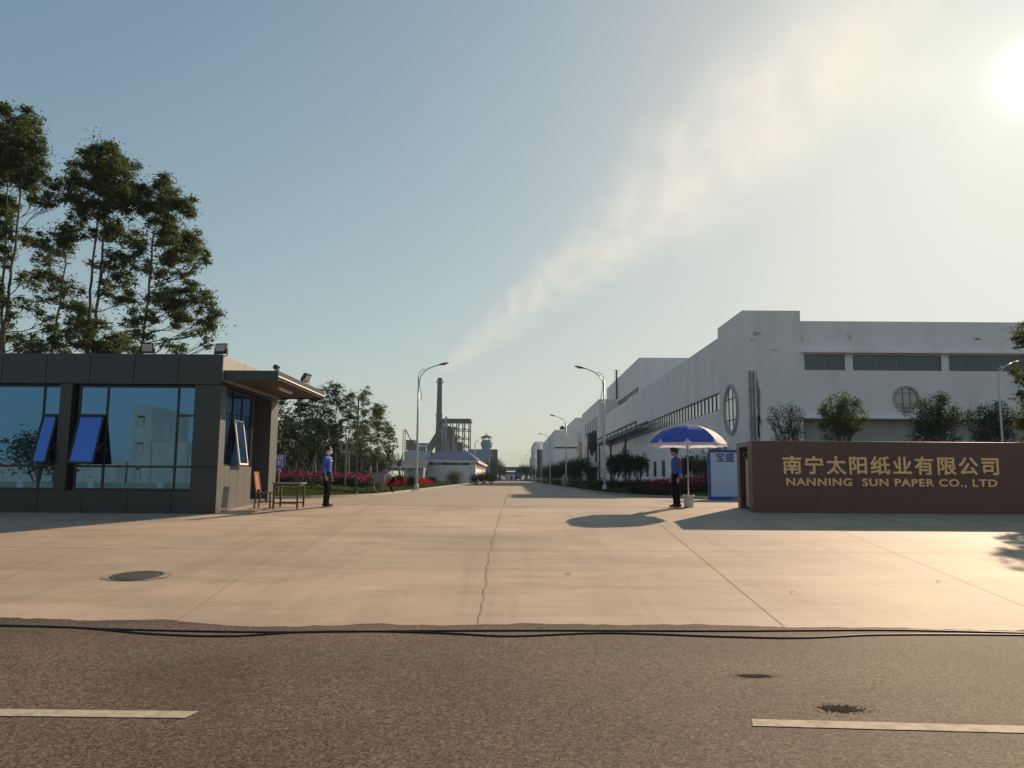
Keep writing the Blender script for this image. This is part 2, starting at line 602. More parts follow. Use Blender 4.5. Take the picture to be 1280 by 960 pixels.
def concrete_ground():
    m, n, l, b = node_mat('plaza_concrete')
    tc = n.new('ShaderNodeTexCoord')

    def nz(scale, detail=6, rough=0.6, vec=None, dist=0.0):
        x = n.new('ShaderNodeTexNoise')
        x.inputs['Scale'].default_value = scale; x.inputs['Detail'].default_value = detail
        x.inputs['Roughness'].default_value = rough; x.inputs['Distortion'].default_value = dist
        l.new(vec or tc.outputs['Object'], x.inputs['Vector'])
        return x.outputs['Fac']

    def ramp(f, p0, p1, c0, c1):
        r = n.new('ShaderNodeValToRGB')
        r.color_ramp.elements[0].position = p0; r.color_ramp.elements[1].position = p1
        r.color_ramp.elements[0].color = (*c0, 1); r.color_ramp.elements[1].color = (*c1, 1)
        l.new(f, r.inputs[0])
        return r.outputs[0]

    def mul(a, bb, f=1.0):
        x = n.new('ShaderNodeMix'); x.data_type = 'RGBA'; x.blend_type = 'MULTIPLY'; x.inputs['Factor'].default_value = f
        l.new(a, x.inputs['A']); l.new(bb, x.inputs['B'])
        return x.outputs['Result']
    base = ramp(nz(0.35, 5, 0.55), 0.3, 0.7, (0.385, 0.308, 0.236), (0.505, 0.410, 0.316))
    mp = n.new('ShaderNodeMapping'); mp.inputs['Scale'].default_value = (0.35, 1.6, 1)
    mp.inputs['Rotation'].default_value = (0, 0, R(14))
    l.new(tc.outputs['Object'], mp.inputs[0])
    streak = ramp(nz(1.0, 7, 0.65, mp.outputs[0], 0.6), 0.45, 0.78, (1, 1, 1), (0.72, 0.70, 0.68))
    fine = ramp(nz(60, 3, 0.7), 0.3, 0.7, (0.9, 0.9, 0.9), (1.08, 1.08, 1.08))
    spots = ramp(nz(2.2, 8, 0.7), 0.60, 0.74, (1, 1, 1), (0.76, 0.74, 0.72))
    c = mul(mul(mul(base, streak, 0.9), fine, 0.8), spots, 0.8)
    # slabs poured at different times
    br = n.new('ShaderNodeTexBrick'); br.offset = 0.35
    br.inputs['Scale'].default_value = 1.0; br.inputs['Brick Width'].default_value = 5.2; br.inputs['Row Height'].default_value = 4.4
    br.inputs['Mortar Size'].default_value = 0.0
    br.inputs['Color1'].default_value = (.90, .905, .91, 1); br.inputs['Color2'].default_value = (1.06, 1.05, 1.04, 1)
    mb_ = n.new('ShaderNodeMapping'); mb_.inputs['Rotation'].default_value = (0, 0, R(-2)); mb_.inputs['Location'].default_value = (1.4, .7, 0)
    l.new(tc.outputs['Object'], mb_.inputs[0]); l.new(mb_.outputs[0], br.inputs['Vector'])
    c = mul(c, br.outputs[0], 0.75)
    # tyre tracks running in and out of the gate, and dust blown across
    mt = n.new('ShaderNodeMapping'); mt.inputs['Scale'].default_value = (1.5, 0.07, 1); mt.inputs['Rotation'].default_value = (0, 0, R(4))
    l.new(tc.outputs['Object'], mt.inputs[0])
    c = mul(c, ramp(nz(1.0, 5, 0.6, mt.outputs[0], 0.8), 0.52, 0.70, (1, 1, 1), (0.82, 0.81, 0.80)), 0.75)
    md = n.new('ShaderNodeMapping'); md.inputs['Scale'].default_value = (0.16, 0.5, 1); md.inputs['Rotation'].default_value = (0, 0, R(-20))
    l.new(tc.outputs['Object'], md.inputs[0])
    c = mul(c, ramp(nz(1.0, 9, 0.72, md.outputs[0], 1.2), 0.42, 0.66, (1.07, 1.05, 1.02), (0.86, 0.85, 0.84)), 0.9)
    # dark drips and oil spots
    c = mul(c, ramp(nz(5.5, 4, 0.5), 0.70, 0.76, (1, 1, 1), (0.62, 0.6, 0.58)), 0.8)
    l.new(c, b.inputs['Base Color'])
    b.inputs['Roughness'].default_value = 0.75
    set_in(b, 'Specular IOR Level', 0.3)
    bp = n.new('ShaderNodeBump'); bp.inputs['Strength'].default_value = 0.12; bp.inputs['Distance'].default_value = 0.01
    l.new(nz(30, 6, 0.7), bp.inputs['Height']); l.new(bp.outputs[0], b.inputs['Normal'])
    return m


def asphalt_ground():
    """stone chips of many greys and browns in worn binder"""
    m, n, l, b = node_mat('asphalt')
    tc = n.new('ShaderNodeTexCoord')

    def vor(scale):
        vo = n.new('ShaderNodeTexVoronoi'); vo.inputs['Scale'].default_value = scale
        l.new(tc.outputs['Object'], vo.inputs['Vector'])
        sp = n.new('ShaderNodeSeparateColor'); l.new(vo.outputs['Color'], sp.inputs[0])
        return vo, sp
    v1, s1 = vor(95)
    v2, s2 = vor(38)
    big = n.new('ShaderNodeTexNoise'); big.inputs['Scale'].default_value = 0.45; big.inputs['Detail'].default_value = 7; big.inputs['Roughness'].default_value = .62
    l.new(tc.outputs['Object'], big.inputs['Vector'])
    r = n.new('ShaderNodeValToRGB')
    r.color_ramp.elements[0].position = 0.28; r.color_ramp.elements[1].position = 0.72
    r.color_ramp.elements[0].color = (0.072, 0.060, 0.052, 1); r.color_ramp.elements[1].color = (0.140, 0.106, 0.086, 1)
    l.new(big.outputs['Fac'], r.inputs[0])

    def chips(f, lo, hi):
        r2 = n.new('ShaderNodeValToRGB')
        r2.color_ramp.elements[0].color = (lo, lo, lo, 1); r2.color_ramp.elements[1].color = (hi, hi * .97, hi * .92, 1)
        l.new(f, r2.inputs[0])
        return r2.outputs[0]

    def mul(a, bb):
        mx = n.new('ShaderNodeMix'); mx.data_type = 'RGBA'; mx.blend_type = 'MULTIPLY'; mx.inputs['Factor'].default_value = 1
        l.new(a, mx.inputs['A']); l.new(bb, mx.inputs['B'])
        return mx.outputs['Result']
    c = mul(mul(r.outputs[0], chips(s1.outputs[0], .22, 1.85)), chips(s2.outputs[0], .7, 1.3))
    # pits: dark gaps between the chips
    r3 = n.new('ShaderNodeValToRGB')
    r3.color_ramp.elements[0].position = .55; r3.color_ramp.elements[0].color = (1, 1, 1, 1)
    r3.color_ramp.elements[1].position = .8; r3.color_ramp.elements[1].color = (.35, .33, .3, 1)
    nz = n.new('ShaderNodeTexNoise'); nz.inputs['Scale'].default_value = 26; nz.inputs['Detail'].default_value = 5; nz.inputs['Roughness'].default_value = .75
    l.new(tc.outputs['Object'], nz.inputs['Vector']); l.new(nz.outputs['Fac'], r3.inputs[0])
    c = mul(c, r3.outputs[0])
    l.new(c, b.inputs['Base Color'])
    b.inputs['Roughness'].default_value = 0.85
    set_in(b, 'Specular IOR Level', 0.2)
    bp = n.new('ShaderNodeBump'); bp.inputs['Strength'].default_value = 0.35; bp.inputs['Distance'].default_value = 0.008
    l.new(s1.outputs[1], bp.inputs['Height']); l.new(bp.outputs[0], b.inputs['Normal'])
    return m


M['plaza'] = concrete_ground()
M['asphalt'] = asphalt_ground()
M['street'] = mat('street_concrete', (0.30, 0.235, 0.18), 0.8, var=0.14, scale=0.5, bump=0.15)
M['lawn'] = mat('lawn', (0.030, 0.046, 0.011), 1.0, var=0.45, scale=2.5, bump=0.5, bump_scale=30, spec=0.0)
M['soil'] = mat('soil', (0.09, 0.08, 0.05), 0.95, var=0.3, scale=0.2)
M['joint'] = mat('joint', (0.16, 0.13, 0.10), 0.9, var=0.3, scale=5)
M['crack'] = mat('crack', (0.13, 0.10, 0.08), 0.95, var=0.3, scale=9)
M['marking'] = mat('marking', (0.43, 0.375, 0.29), 0.8, var=0.22, scale=14, stain=0.75, stain_scale=(9, 9, 9), spec=.2)
M['patch'] = mat('patch', (0.014, 0.012, 0.010), 0.95, var=0.4, scale=25, spec=0.05)
M['kerb'] = mat('kerb', (0.28, 0.26, 0.23), 0.9, var=0.15, scale=4, bump=0.2)
HAZE_D = 0.00027
SMOKE_D = 0.125

# ================================================================== SETTING
mb = MB()
mb.box(-1400, 1400, -300, 2200, -2.2, -1.6)
struct(mb.build('ground', M['soil']))
# far ground beyond the gate, level with the street
struct(MB().add([(-1400, 23.3, -0.10), (1400, 23.3, -0.10), (1400, 2200, -0.10), (-1400, 2200, -0.10)], [(0, 1, 2, 3)]).build('yard_ground', M['soil']))

# asphalt public road in front, with a broken edge against the apron
rng = random.Random(4)
mb = MB()
xs = np.arange(-70, 70.01, 0.12)
EDGE = []
for x in xs:
    e = 9.05 - 0.0075 * x + 0.05 * math.sin(x * 0.9) + 0.035 * math.sin(x * 3.1 + 1) + rng.uniform(-0.03, 0.03)
    if -3.9 < x < -1.5:
        e -= 0.16 * math.sin((x + 3.9) / 2.4 * math.pi)
    EDGE.append(e)
vs = []
for x, e in zip(xs, EDGE):
    vs += [(x, -9.0, -0.826), (x, min(8.9, e - .01), -0.826), (x, e, -0.826 + max(0, e - 8.9) * 0.0576)]
mb.add(vs, [(3 * i + k, 3 * i + 3 + k, 3 * i + 4 + k, 3 * i + 1 + k) for i in range(len(xs) - 1) for k in (0, 1)])
struct(mb.build('road', M['asphalt']))
struct(MB().add([(-70, -60, -0.87), (70, -60, -0.87), (70, -8.9, -0.85), (-70, -8.9, -0.85)], [(0, 1, 2, 3)]).build('verge', M['dirt']))

# concrete apron that ramps up to the gate, then the level plaza
apron = sheet('plaza', -70, 70, [8.4, 8.9, 23.3, 24.6], -0.004, M['plaza'])
# the factory street with a rounded mouth
def mouth(side, xk, x_far, y_far, y_k, steps=14):
    """kerb line from the far side of the mouth to the straight kerb"""
    pts = []
    for i in range(steps + 1):
        a = i / steps * math.pi / 2
        pts.append((x_far + (xk - x_far) * math.sin(a), y_far + (y_k - y_far) * (1 - math.cos(a))))
    return pts
LEFT = [(-60, 28.3), (-14, 28.5), (-10.5, 28.7)] + mouth(-1, -6.2, -9.8, 29.0, 38) + [(-6.3, 60), (-6.6, 100), (-6.9, 200), (-7, 430)]
RIGHT = [(60, 31.8), (20, 32.2)] + mouth(1, 5.0, 9.6, 32.6, 46) + [(4.9, 80), (4.7, 150), (4.7, 430)]
poly = [(-60, 23.3)] + LEFT + RIGHT[::-1] + [(60, 23.3)]
struct(MB().add([(x, y, 0.0) for x, y in poly], [tuple(range(len(poly)))[::-1]]).build('street', M['street']))


def kerb(line, name):
    mb = MB()
    for (a, b) in zip(line, line[1:]):
        if a[0] < -59 or a[0] > 59 or b[0] > 59:
            pass
        mb.bar((a[0], a[1], 0.02), (b[0], b[1], 0.02), 0.16, 0.16)
    return struct(mb.build(name, M['kerb']))


kerb(LEFT, 'kerb'); kerb(RIGHT, 'kerb')


def lawn(side):
    """gently swelling lawn from the kerb inwards"""
    xk = 6.2 if side < 0 else 4.95
    y0 = 28.55 if side < 0 else 32.3
    ys = [y0 + .1, y0 + .5, y0 + 1.2] + list(np.arange(y0 + 2, 60, 1.5)) + [65, 75, 90, 120, 160, 220, 300, 430]
    line = LEFT if side < 0 else RIGHT
    mb = MB(); rows = []
    for y in ys:
        # kerb x at this y, from the kerb line
        xe = None
        for a, b in zip(line, line[1:]):
            if min(a[1], b[1]) <= y <= max(a[1], b[1]) and abs(a[1] - b[1]) > 1e-6:
                q = (y - a[1]) / (b[1] - a[1]); xx = a[0] + (b[0] - a[0]) * q
                xe = xx if xe is None else (max(xe, xx) if side < 0 else min(xe, xx))
        if xe is None: xe = line[-1][0]
        row = []
        for k in [0, .15, .5, 1, 1.8, 2.8, 4, 5.5, 7.5, 11, 20, 54]:
            x = xe + side * (0.08 + k)
            row.append((x, y, lawn_z(x, y)))
        rows.append(row)
    n = len(rows[0]); vs = [p for r in rows for p in r]
    mb.add(vs, [(i * n + k, i * n + k + 1, (i + 1) * n + k + 1, (i + 1) * n + k) for i in range(len(rows) - 1) for k in range(n - 1)])
    return struct(mb.build('lawn', M['lawn'], smooth=True))


lawn(-1); lawn(1)

# road markings: two dashes of the centre line
for (xa, ya), (xb, yb), slant in (((-40, 892), (243, 895), 1), ((943, 905.5), (1330, 915), -1)):
    a, b = on_ground(xa, ya), on_ground(xb, yb)
    d = (b - a); d.z = 0; d.normalize(); s = Vector((-d.y, d.x, 0)) * 0.075
    z = Vector((0, 0, 0.009))
    if slant > 0:
        vs = [a - s + z, b - s - d * 0.03 + z, b + s + z, a + s + z]
    else:
        vs = [a - s + z, b - s + z, b + s + z, a + s + z]
        vs[0] = a - s - d * 0.03 + z
    n = 60
    bot = [vs[0].lerp(vs[1], i / n) - s.normalized() * rng.uniform(0, 0.006) for i in range(n + 1)]
    top = [vs[3].lerp(vs[2], i / n) + s.normalized() * rng.uniform(0, 0.006) for i in range(n + 1)]
    struct(MB().add(bot + top, [(i, i + 1, n + 2 + i, n + 1 + i) for i in range(n)]).build('road_marking', M['marking']))


def ragged(px, py, rx, ry, seed, zo, n=70, jag=0.35):
    """uneven flat patch lying on the ground"""
    r = random.Random(seed)
    c = on_ground(px, py)
    vs = [(c.x, c.y, c.z + zo)]
    ph = [r.uniform(0, 6.28) for _ in range(4)]
    for i in range(n):
        a = 2 * math.pi * i / n
        q = 1 + jag * (0.5 * math.sin(3 * a + ph[0]) + 0.35 * math.sin(7 * a + ph[1]) + 0.3 * math.sin(15 * a + ph[2])) + r.uniform(-0.15, 0.15)
        x, y = c.x + rx * q * math.cos(a), c.y + ry * q * math.sin(a)
        vs.append((x, y, (c.z if c.y < 8.9 else ground_z(y)) + zo))
    return vs, [(0, 1 + i, 1 + (i + 1) % n) for i in range(n)]


# broken, oily patches in the asphalt: a worn core and loose crumbs round it
for (px, py, rx, ry, sd) in ((1052, 888, 0.27, 0.15, 3), (944, 846, 0.20, 0.08, 5)):
    mb = MB()
    c = on_ground(px, py); r = random.Random(sd)
    for k in range(420):
        a = r.uniform(0, 6.283); q = abs(r.gauss(0, 0.72))
        x, y = c.x + rx * q * math.cos(a), c.y + ry * q * math.sin(a)
        w = max(r.uniform(0.005, 0.017) * (1.25 - min(q, 1)), 0.004)
        vs = [(x + w * 1.3 * math.cos(t + a) * r.uniform(.6, 1.3), y + w * math.sin(t + a) * r.uniform(.6, 1.3), c.z + 0.0065 + 0.000006 * k) for t in (0, 1.05, 2.1, 3.14, 4.2, 5.2)]
        mb.add(vs, [(0, 1, 2, 3, 4, 5)])
    tag(mb.build('asphalt_stain', M['patch']), kind='structure')

# joints and the long crack of the apron
def line_strip(mb, pts, w, zo):
    pts = [Vector(p) for p in pts]
    for i, (a, b) in enumerate(zip(pts, pts[1:])):
        d = (b - a); s = Vector((-d.y, d.x, 0)).normalized() * (w / 2)
        mb.add([a - s + Vector((0, 0, zo)), b - s + Vector((0, 0, zo)), b + s + Vector((0, 0, zo)), a + s + Vector((0, 0, zo))], [(0, 1, 2, 3)])


def joint_line(p, q, w, name='pavement_joint', jag=0.0, n=40, m='joint', seed=1, zo=0.003):
    a, b = on_ground(*p), on_ground(*q)
    r = random.Random(seed); pts = []; off = 0
    for i in range(n + 1):
        t = i / n
        x, y = a.x + (b.x - a.x) * t, a.y + (b.y - a.y) * t
        off = off * 0.8 + r.uniform(-jag, jag)
        x += off
        pts.append((x, y, ground_z(y)))
    mb = MB(); line_strip(mb, pts, w, zo)
    return struct(mb.build(name, M[m]))


joint_line((598, 781), (612, 690), 0.009, 'pavement_crack', 0.014, 130, 'crack', 3)
joint_line((612, 690), (628, 634), 0.009, 'pavement_crack', 0.016, 130, 'crack', 5)
joint_line((628, 632), (640, 607), 0.035, 'pavement_crack', 0.05, 40, 'crack', 6, 0.005)
joint_line((985, 787), (808, 641), 0.009)
joint_line((1290, 762), (1030, 655), 0.007)
joint_line((210, 783), (400, 655), 0.008)
joint_line((0, 685), (1280, 691), 0.012)
joint_line((0, 726), (90, 690), 0.008)


# far hill of reddish soil left of the trees
mb = MB()
h = at(432, 598, 210)
rh = random.Random(7); N = 40
ring = []
for a in range(N + 1):
    for b in range(N + 1):
        x, y = (a / N - .5) * 44, (b / N - .5) * 36
        q = math.exp(-((x / 10.5) ** 2 + (y / 9.0) ** 2)) * (1 + .12 * math.sin(x * .7 + 1) * math.sin(y * .6)) 
        ring.append((h.x + x, 210 + y, -.3 + 9.9 * q + rh.uniform(-.12, .12) * (q > .02)))
mb.add(ring, [(a * (N + 1) + b, (a + 1) * (N + 1) + b, (a + 1) * (N + 1) + b + 1, a * (N + 1) + b + 1) for a in range(N) for b in range(N)])
struct(mb.build('hill', M['dirt'], smooth=True))

# ================================================================== GUARD HOUSE
GY = 20.6
gz = ground_z(GY)
gx = at(268, 645, GY).x                       # the corner nearest the street
GT = at(277, 443, GY).z                       # parapet top
ZP = at(277, 480.5, GY).z                     # parapet bottom
ZS = at(150, 613, GY).z                       # sill
ZT = at(150, 583, GY).z                       # transom
GD = 5.1                                      # depth
gh = thing('guard_house', 'low dark clad guard house with blue reflecting windows and flat roof', 'guard house', (gx, GY, gz))
XL = -27.0
u, nrm = Vector((1, 0, 0)), Vector((0, -1, 0))


def xg(px, py=545):
    return at(px, py, GY).x


# parapet and cladding panels as real panels with shadow gaps
mb = MB()
mb.box(XL, gx - 0.02, GY + 0.03, GY + 0.30, ZP, GT - 0.02)
mb.box(gx - 0.28, gx - 0.02, GY + 0.30, GY + GD, ZP, GT - 0.02)
mb.box(XL, gx - 0.28, GY + GD - 0.3, GY + GD, ZP, GT - 0.02)
mb.build('parapet_core', M['frame_dark'], gh)
pw = xg(113, 460) - xg(58, 460)
x0 = xg(58, 460)
mb = MB()
k = -8
edges = []
while x0 + pw * k < gx - 0.3:
    if x0 + pw * k > XL:
        edges.append(x0 + pw * k)
    k += 1
edges.append(gx + 0.0)
for a, b in zip(edges, edges[1:]):
    mb.box(a + 0.008, b - 0.008 if b < gx - 0.01 else b, GY, GY + 0.03, ZP, GT)
mb.build('parapet_panels', M['clad_dark'], gh, bevel=0.004)
mb = MB()
ys = [GY + 0.03, GY + 1.7, GY + 3.4, GY + GD]
for a, b in zip(ys, ys[1:]):
    mb.box(gx - 0.02, gx + 0.01, a + 0.008, b - 0.008, ZP + 0.1, GT)
mb.build('parapet_side_panels', M['clad_parapet_glare'], gh, bevel=0.004)
# flat roof, floor, back wall
MB().box(XL, gx - 0.28, GY + 0.3, GY + GD - 0.3, ZP - 0.02, ZP + 0.12).build('roof', M['concrete_dark'], gh)
MB().box(XL, gx - 0.05, GY + 0.2, GY + GD - 0.1, gz - 0.25, 0.13).build('floor', M['concrete_dark'], gh)
MB().box(XL, gx - 0.3, GY + GD - 0.2, GY + GD, gz - 0.1, ZP).build('back_wall', M['grey_wall'], gh)

# front columns
cols = [(xg(241), gx - 0.0), (xg(71), xg(86)), ]
period = xg(244) - xg(78)
mb = MB()
mb.box(cols[0][0], gx, GY + 0.0, GY + 0.42, gz - 0.2, ZT - 0.006)
mb.box(cols[0][0], gx, GY + 0.0, GY + 0.42, ZT + 0.006, ZP - 0.012)
mb.build('corner_column', M['clad_dark'], gh, bevel=0.006)
mb = MB()
MB().box(cols[1][0], cols[1][1], GY + 0.0, GY + 0.4, ZS - 0.02, ZP - 0.012).build('column', M['clad_dark'], gh, bevel=0.006)
MB().box(cols[1][0] - period, cols[1][1] - period, GY + 0.0, GY + 0.4, ZS - 0.02, ZP - 0.012).build('column', M['clad_dark'], gh, bevel=0.006)
# sill wall panels
mb = MB()
sp = xg(101, 630) - xg(45, 630)
sx = [xg(45, 630) + sp * i for i in range(-9, 4)] + [cols[0][0]]
for a, b in zip(sx, sx[1:]):
    mb.box(a + 0.008, b - 0.008, GY + 0.04, GY + 0.07, gz - 0.2, ZS - 0.03)
mb.build('sill_panels', M['clad_dark'], gh, bevel=0.004)
mb = MB()
mb.box(XL, cols[0][0], GY + 0.07, GY + 0.3, gz - 0.2, ZS - 0.03)
mb.box(XL, cols[0][0], GY + 0.10, GY + 0.32, ZS - 0.03, ZS)
mb.build('sill_wall', M['frame_dark'], gh)


def window_bay(xa, xb, wide_first, narrow_px):
    """a glazed bay: wide fixed light, narrow lights with a top-hung open sash"""
    fr = MB()
    y0, y1 = GY + 0.14, GY + 0.20
    w = 0.055
    z1 = ZP - 0.03
    fr.box(xa, xb, y0, y1, ZS, ZS + w); fr.box(xa, xb, y0, y1, z1 - w, z1)
    fr.box(xa, xa + w, y0, y1, ZS + w, z1 - w); fr.box(xb - w, xb, y0, y1, ZS + w, z1 - w)
    fr.box(xa + w, xb - w, y0 + .004, y1 - .004, ZT - w / 2, ZT + w / 2)
    zm = at(220, 519, GY).z
    muls = narrow_px
    for (mx, side) in muls:
        fr.box(mx - w / 2, mx + w / 2, y0 + .002, y1 - .002, ZS + w, z1 - w)
        if side < 0:
            fr.box(xa + w, mx - w / 2, y0 + .006, y1 - .006, zm - w / 2, zm + w / 2)
        elif side > 0:
            fr.box(mx + w / 2, xb - w, y0 + .006, y1 - .006, zm - w / 2, zm + w / 2)
    f = fr.build('window', M['frame_dark'], gh)
    MB().box(xa + 0.01, xb - 0.01, GY + 0.165, GY + 0.172, ZS + 0.01, z1 - 0.01).build('pane', M['blue_glass'], f)
    # the open sash
    for (mx, side) in muls:
        if side == 2:
            continue
        a, b = (xa + w, mx - w / 2) if side < 0 else (mx + w / 2, xb - w)
        if (side < 0 and xa > xg(40)) or (side > 0 and xb < xg(90)):
            ang = R(17)
            hgt = zm - ZT - 0.02
            top = Vector((0, GY + 0.12, zm - 0.02))
            dn = Vector((0, -math.sin(ang), -math.cos(ang))); out = Vector((0, -math.cos(ang), math.sin(ang)))
            sb = MB()
            def q(xx0, xx1, s0, s1, d0, d1, m):
                vs = [Vector((x, 0, 0)) + top + dn * s + out * d for s in (s0, s1) for d in (d0, d1) for x in (xx0, xx1)]
                m.add(vs, [(0, 2, 3, 1), (4, 5, 7, 6), (0, 1, 5, 4), (2, 6, 7, 3), (0, 4, 6, 2), (1, 3, 7, 5)])
            t = 0.05
            q(a, b, 0, t, 0, .04, sb); q(a, b, hgt - t, hgt, 0, .04, sb)
            q(a, a + t, t, hgt - t, 0, .04, sb); q(b - t, b, t, hgt - t, 0, .04, sb)
            s = sb.build('open_sash', M['frame_dark'], gh)
            pn = MB(); q(a + t * .5, b - t * .5, t * .5, hgt - t * .5, .018, .024, pn)
            pn.build('pane', M['sash_glass'], s)
            for xx in (a + 0.02, b - 0.02):
                st = MB()
                p0 = Vector((xx, GY + 0.13, zm - 0.02 - hgt * 0.55)); p1 = Vector((xx, 0, 0)) + top + dn * hgt * 0.75
                st.bar(p0, p1, 0.015)
                st.build('stay', M['steel_grey'], s)


M['sash_glass'] = glass_mat('sash_glass', (0.12, 0.235, 0.64), 0.8, 0.05, body=(0.02, 0.05, 0.2))
# bay right of the column, bay left of the column, one more outside the frame
window_bay(cols[1][1] + 0.12, cols[0][0] - 0.01, False, [(xg(128), -1), (xg(217.5), 1)])
window_bay(cols[1][1] + 0.12 - period, cols[1][0] - 0.01, False, [(xg(128) - period, -1), (xg(47.5), 1)])

# side towards the street
zside = at(300, 583, GY + 1.0).z
yb0, yb1 = GY + 0.42, GY + 2.75               # glazed length, then the door recess, then the rear pier
mb = MB()
mb.box(gx - 0.04, gx + 0.014, GY + 0.012, yb0, gz - 0.2, ZT - 0.005)
mb.box(gx - 0.04, gx + 0.014, GY + 0.012, yb0, ZT + 0.005, ZP - 0.02)
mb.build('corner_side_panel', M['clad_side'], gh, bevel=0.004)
mb = MB()
n = 4
for i in range(n):
    a, b = yb0 + (yb1 - yb0) * i / n, yb0 + (yb1 - yb0) * (i + 1) / n
    mb.box(gx - 0.05, gx - 0.01, a + 0.006, b - 0.006, gz - 0.2, zside)
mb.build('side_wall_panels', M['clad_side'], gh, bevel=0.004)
MB().box(gx - 0.25, gx - 0.05, yb0, yb1, gz - 0.2, zside - 0.01).build('side_wall', M['frame_dark'], gh)
fr = MB()
w = 0.05
zt2 = ZP - 0.03
for (a, b) in ((zside + 0.01, zside + w), (zt2 - w, zt2)):
    fr.box(gx - 0.13, gx - 0.07, yb0, yb1, a, b)
for yy in (yb0, yb0 + 0.75, yb0 + 1.5, yb1 - w):
    fr.box(gx - 0.128, gx - 0.072, yy, yy + w, zside + w, zt2 - w)
sw = fr.build('side_window', M['frame_dark'], gh)
MB().box(gx - 0.103, gx - 0.097, yb0 + .01, yb1 - .01, zside + 0.02, zt2 - 0.01).build('pane', M['blue_glass'], sw)
# white framed open sash on the side
ang = R(9); hgt = (zt2 - zside) * 0.60
top = Vector((gx - 0.06, 0, zside + hgt + 0.03)); dn = Vector((math.sin(ang), 0, -math.cos(ang))); out = Vector((math.cos(ang), 0, math.sin(ang)))
def q2(y0_, y1_, s0, s1, d0, d1, m):
    vs = [Vector((0, y, 0)) + top + dn * s + out * d for s in (s0, s1) for d in (d0, d1) for y in (y0_, y1_)]
    m.add(vs, [(0, 1, 3, 2), (4, 6, 7, 5), (0, 4, 5, 1), (2, 3, 7, 6), (0, 2, 6, 4), (1, 5, 7, 3)])
sb = MB(); a, b, t = yb0 + 0.80, yb0 + 1.5, 0.045
q2(a, b, 0, t, 0, .04, sb); q2(a, b, hgt - t, hgt, 0, .04, sb); q2(a, a + t, t, hgt - t, 0, .04, sb); q2(b - t, b, t, hgt - t, 0, .04, sb)
s = sb.build('open_sash', M['white_paint'], gh)
pn = MB(); q2(a + .02, b - .02, .02, hgt - .02, .017, .023, pn); pn.build('pane', M['blue_glass'], s)
# door recess and rear pier
mb = MB()
mb.box(gx - 1.15, gx - 1.05, yb1, GY + GD - 0.75, 0.13, ZP)
mb.box(gx - 1.05, gx - 0.05, yb1, yb1 + 0.05, 0.13, ZP)
mb.build('door_recess', M['frame_dark'], gh)
d_ = MB().box(gx - 1.04, gx - 0.99, yb1 + 0.25, GY + GD - 0.95, 0.14, 2.25).build('door', M['steel_dark'], gh)
MB().tube([(gx - 0.96, yb1 + 0.35, 1.0), (gx - 0.96, yb1 + 0.35, 1.25)], 0.015).build('handle', M['steel_grey'], d_)
mb = MB()
mb.box(gx - 0.45, gx + 0.012, GY + GD - 0.75, GY + GD, -0.1, 1.05)
mb.box(gx - 0.45, gx + 0.012, GY + GD - 0.75, GY + GD, 1.06, ZP - 0.02)
mb.build('rear_pier', M['clad_side'], gh, bevel=0.006)

# canopy over the side window
zc0 = at(347, 463.5, GY + 0.15).z
xc = at(347, 463, GY + 0.15).x
yc1 = GY + GD + 0.15
can = MB()
can.box(gx + 0.012, xc, GY + 0.15, yc1, zc0 - 0.22, zc0 - 0.04)
cano = can.build('canopy', M['soffit'], gh)
fa = MB()
fa.box(gx + 0.012, xc + 0.03, GY + 0.12, GY + 0.15, zc0 - 0.26, zc0)
fa.box(xc, xc + 0.03, GY + 0.15, yc1, zc0 - 0.13, zc0)
fa.box(gx + 0.012, xc + 0.03, yc1, yc1 + 0.03, zc0 - 0.26, zc0)
fa.build('fascia', M['clad_dark'], cano)
fa = MB(); fa.box(xc + 0.031, xc + 0.05, GY + 0.12, yc1 + 0.03, zc0 - 0.17, zc0 - 0.135)
fa.build('fascia_trim', M['white_paint'], cano)
MB().box(gx + 0.014, xc, GY + 0.15, yc1, zc0 - 0.04, zc0 - 0.02).build('canopy_top', M['clad_side'], cano)
tl = MB(); tl.tube([(gx + 0.9, GY + 2.2, zc0 - 0.27), (gx + 0.9, GY + 3.4, zc0 - 0.27)], 0.025)
tl.box(gx + 0.87, gx + 0.93, GY + 2.15, GY + 3.45, zc0 - 0.25, zc0 - 0.22)
tl.build('tube_light', M['white_paint'], cano)


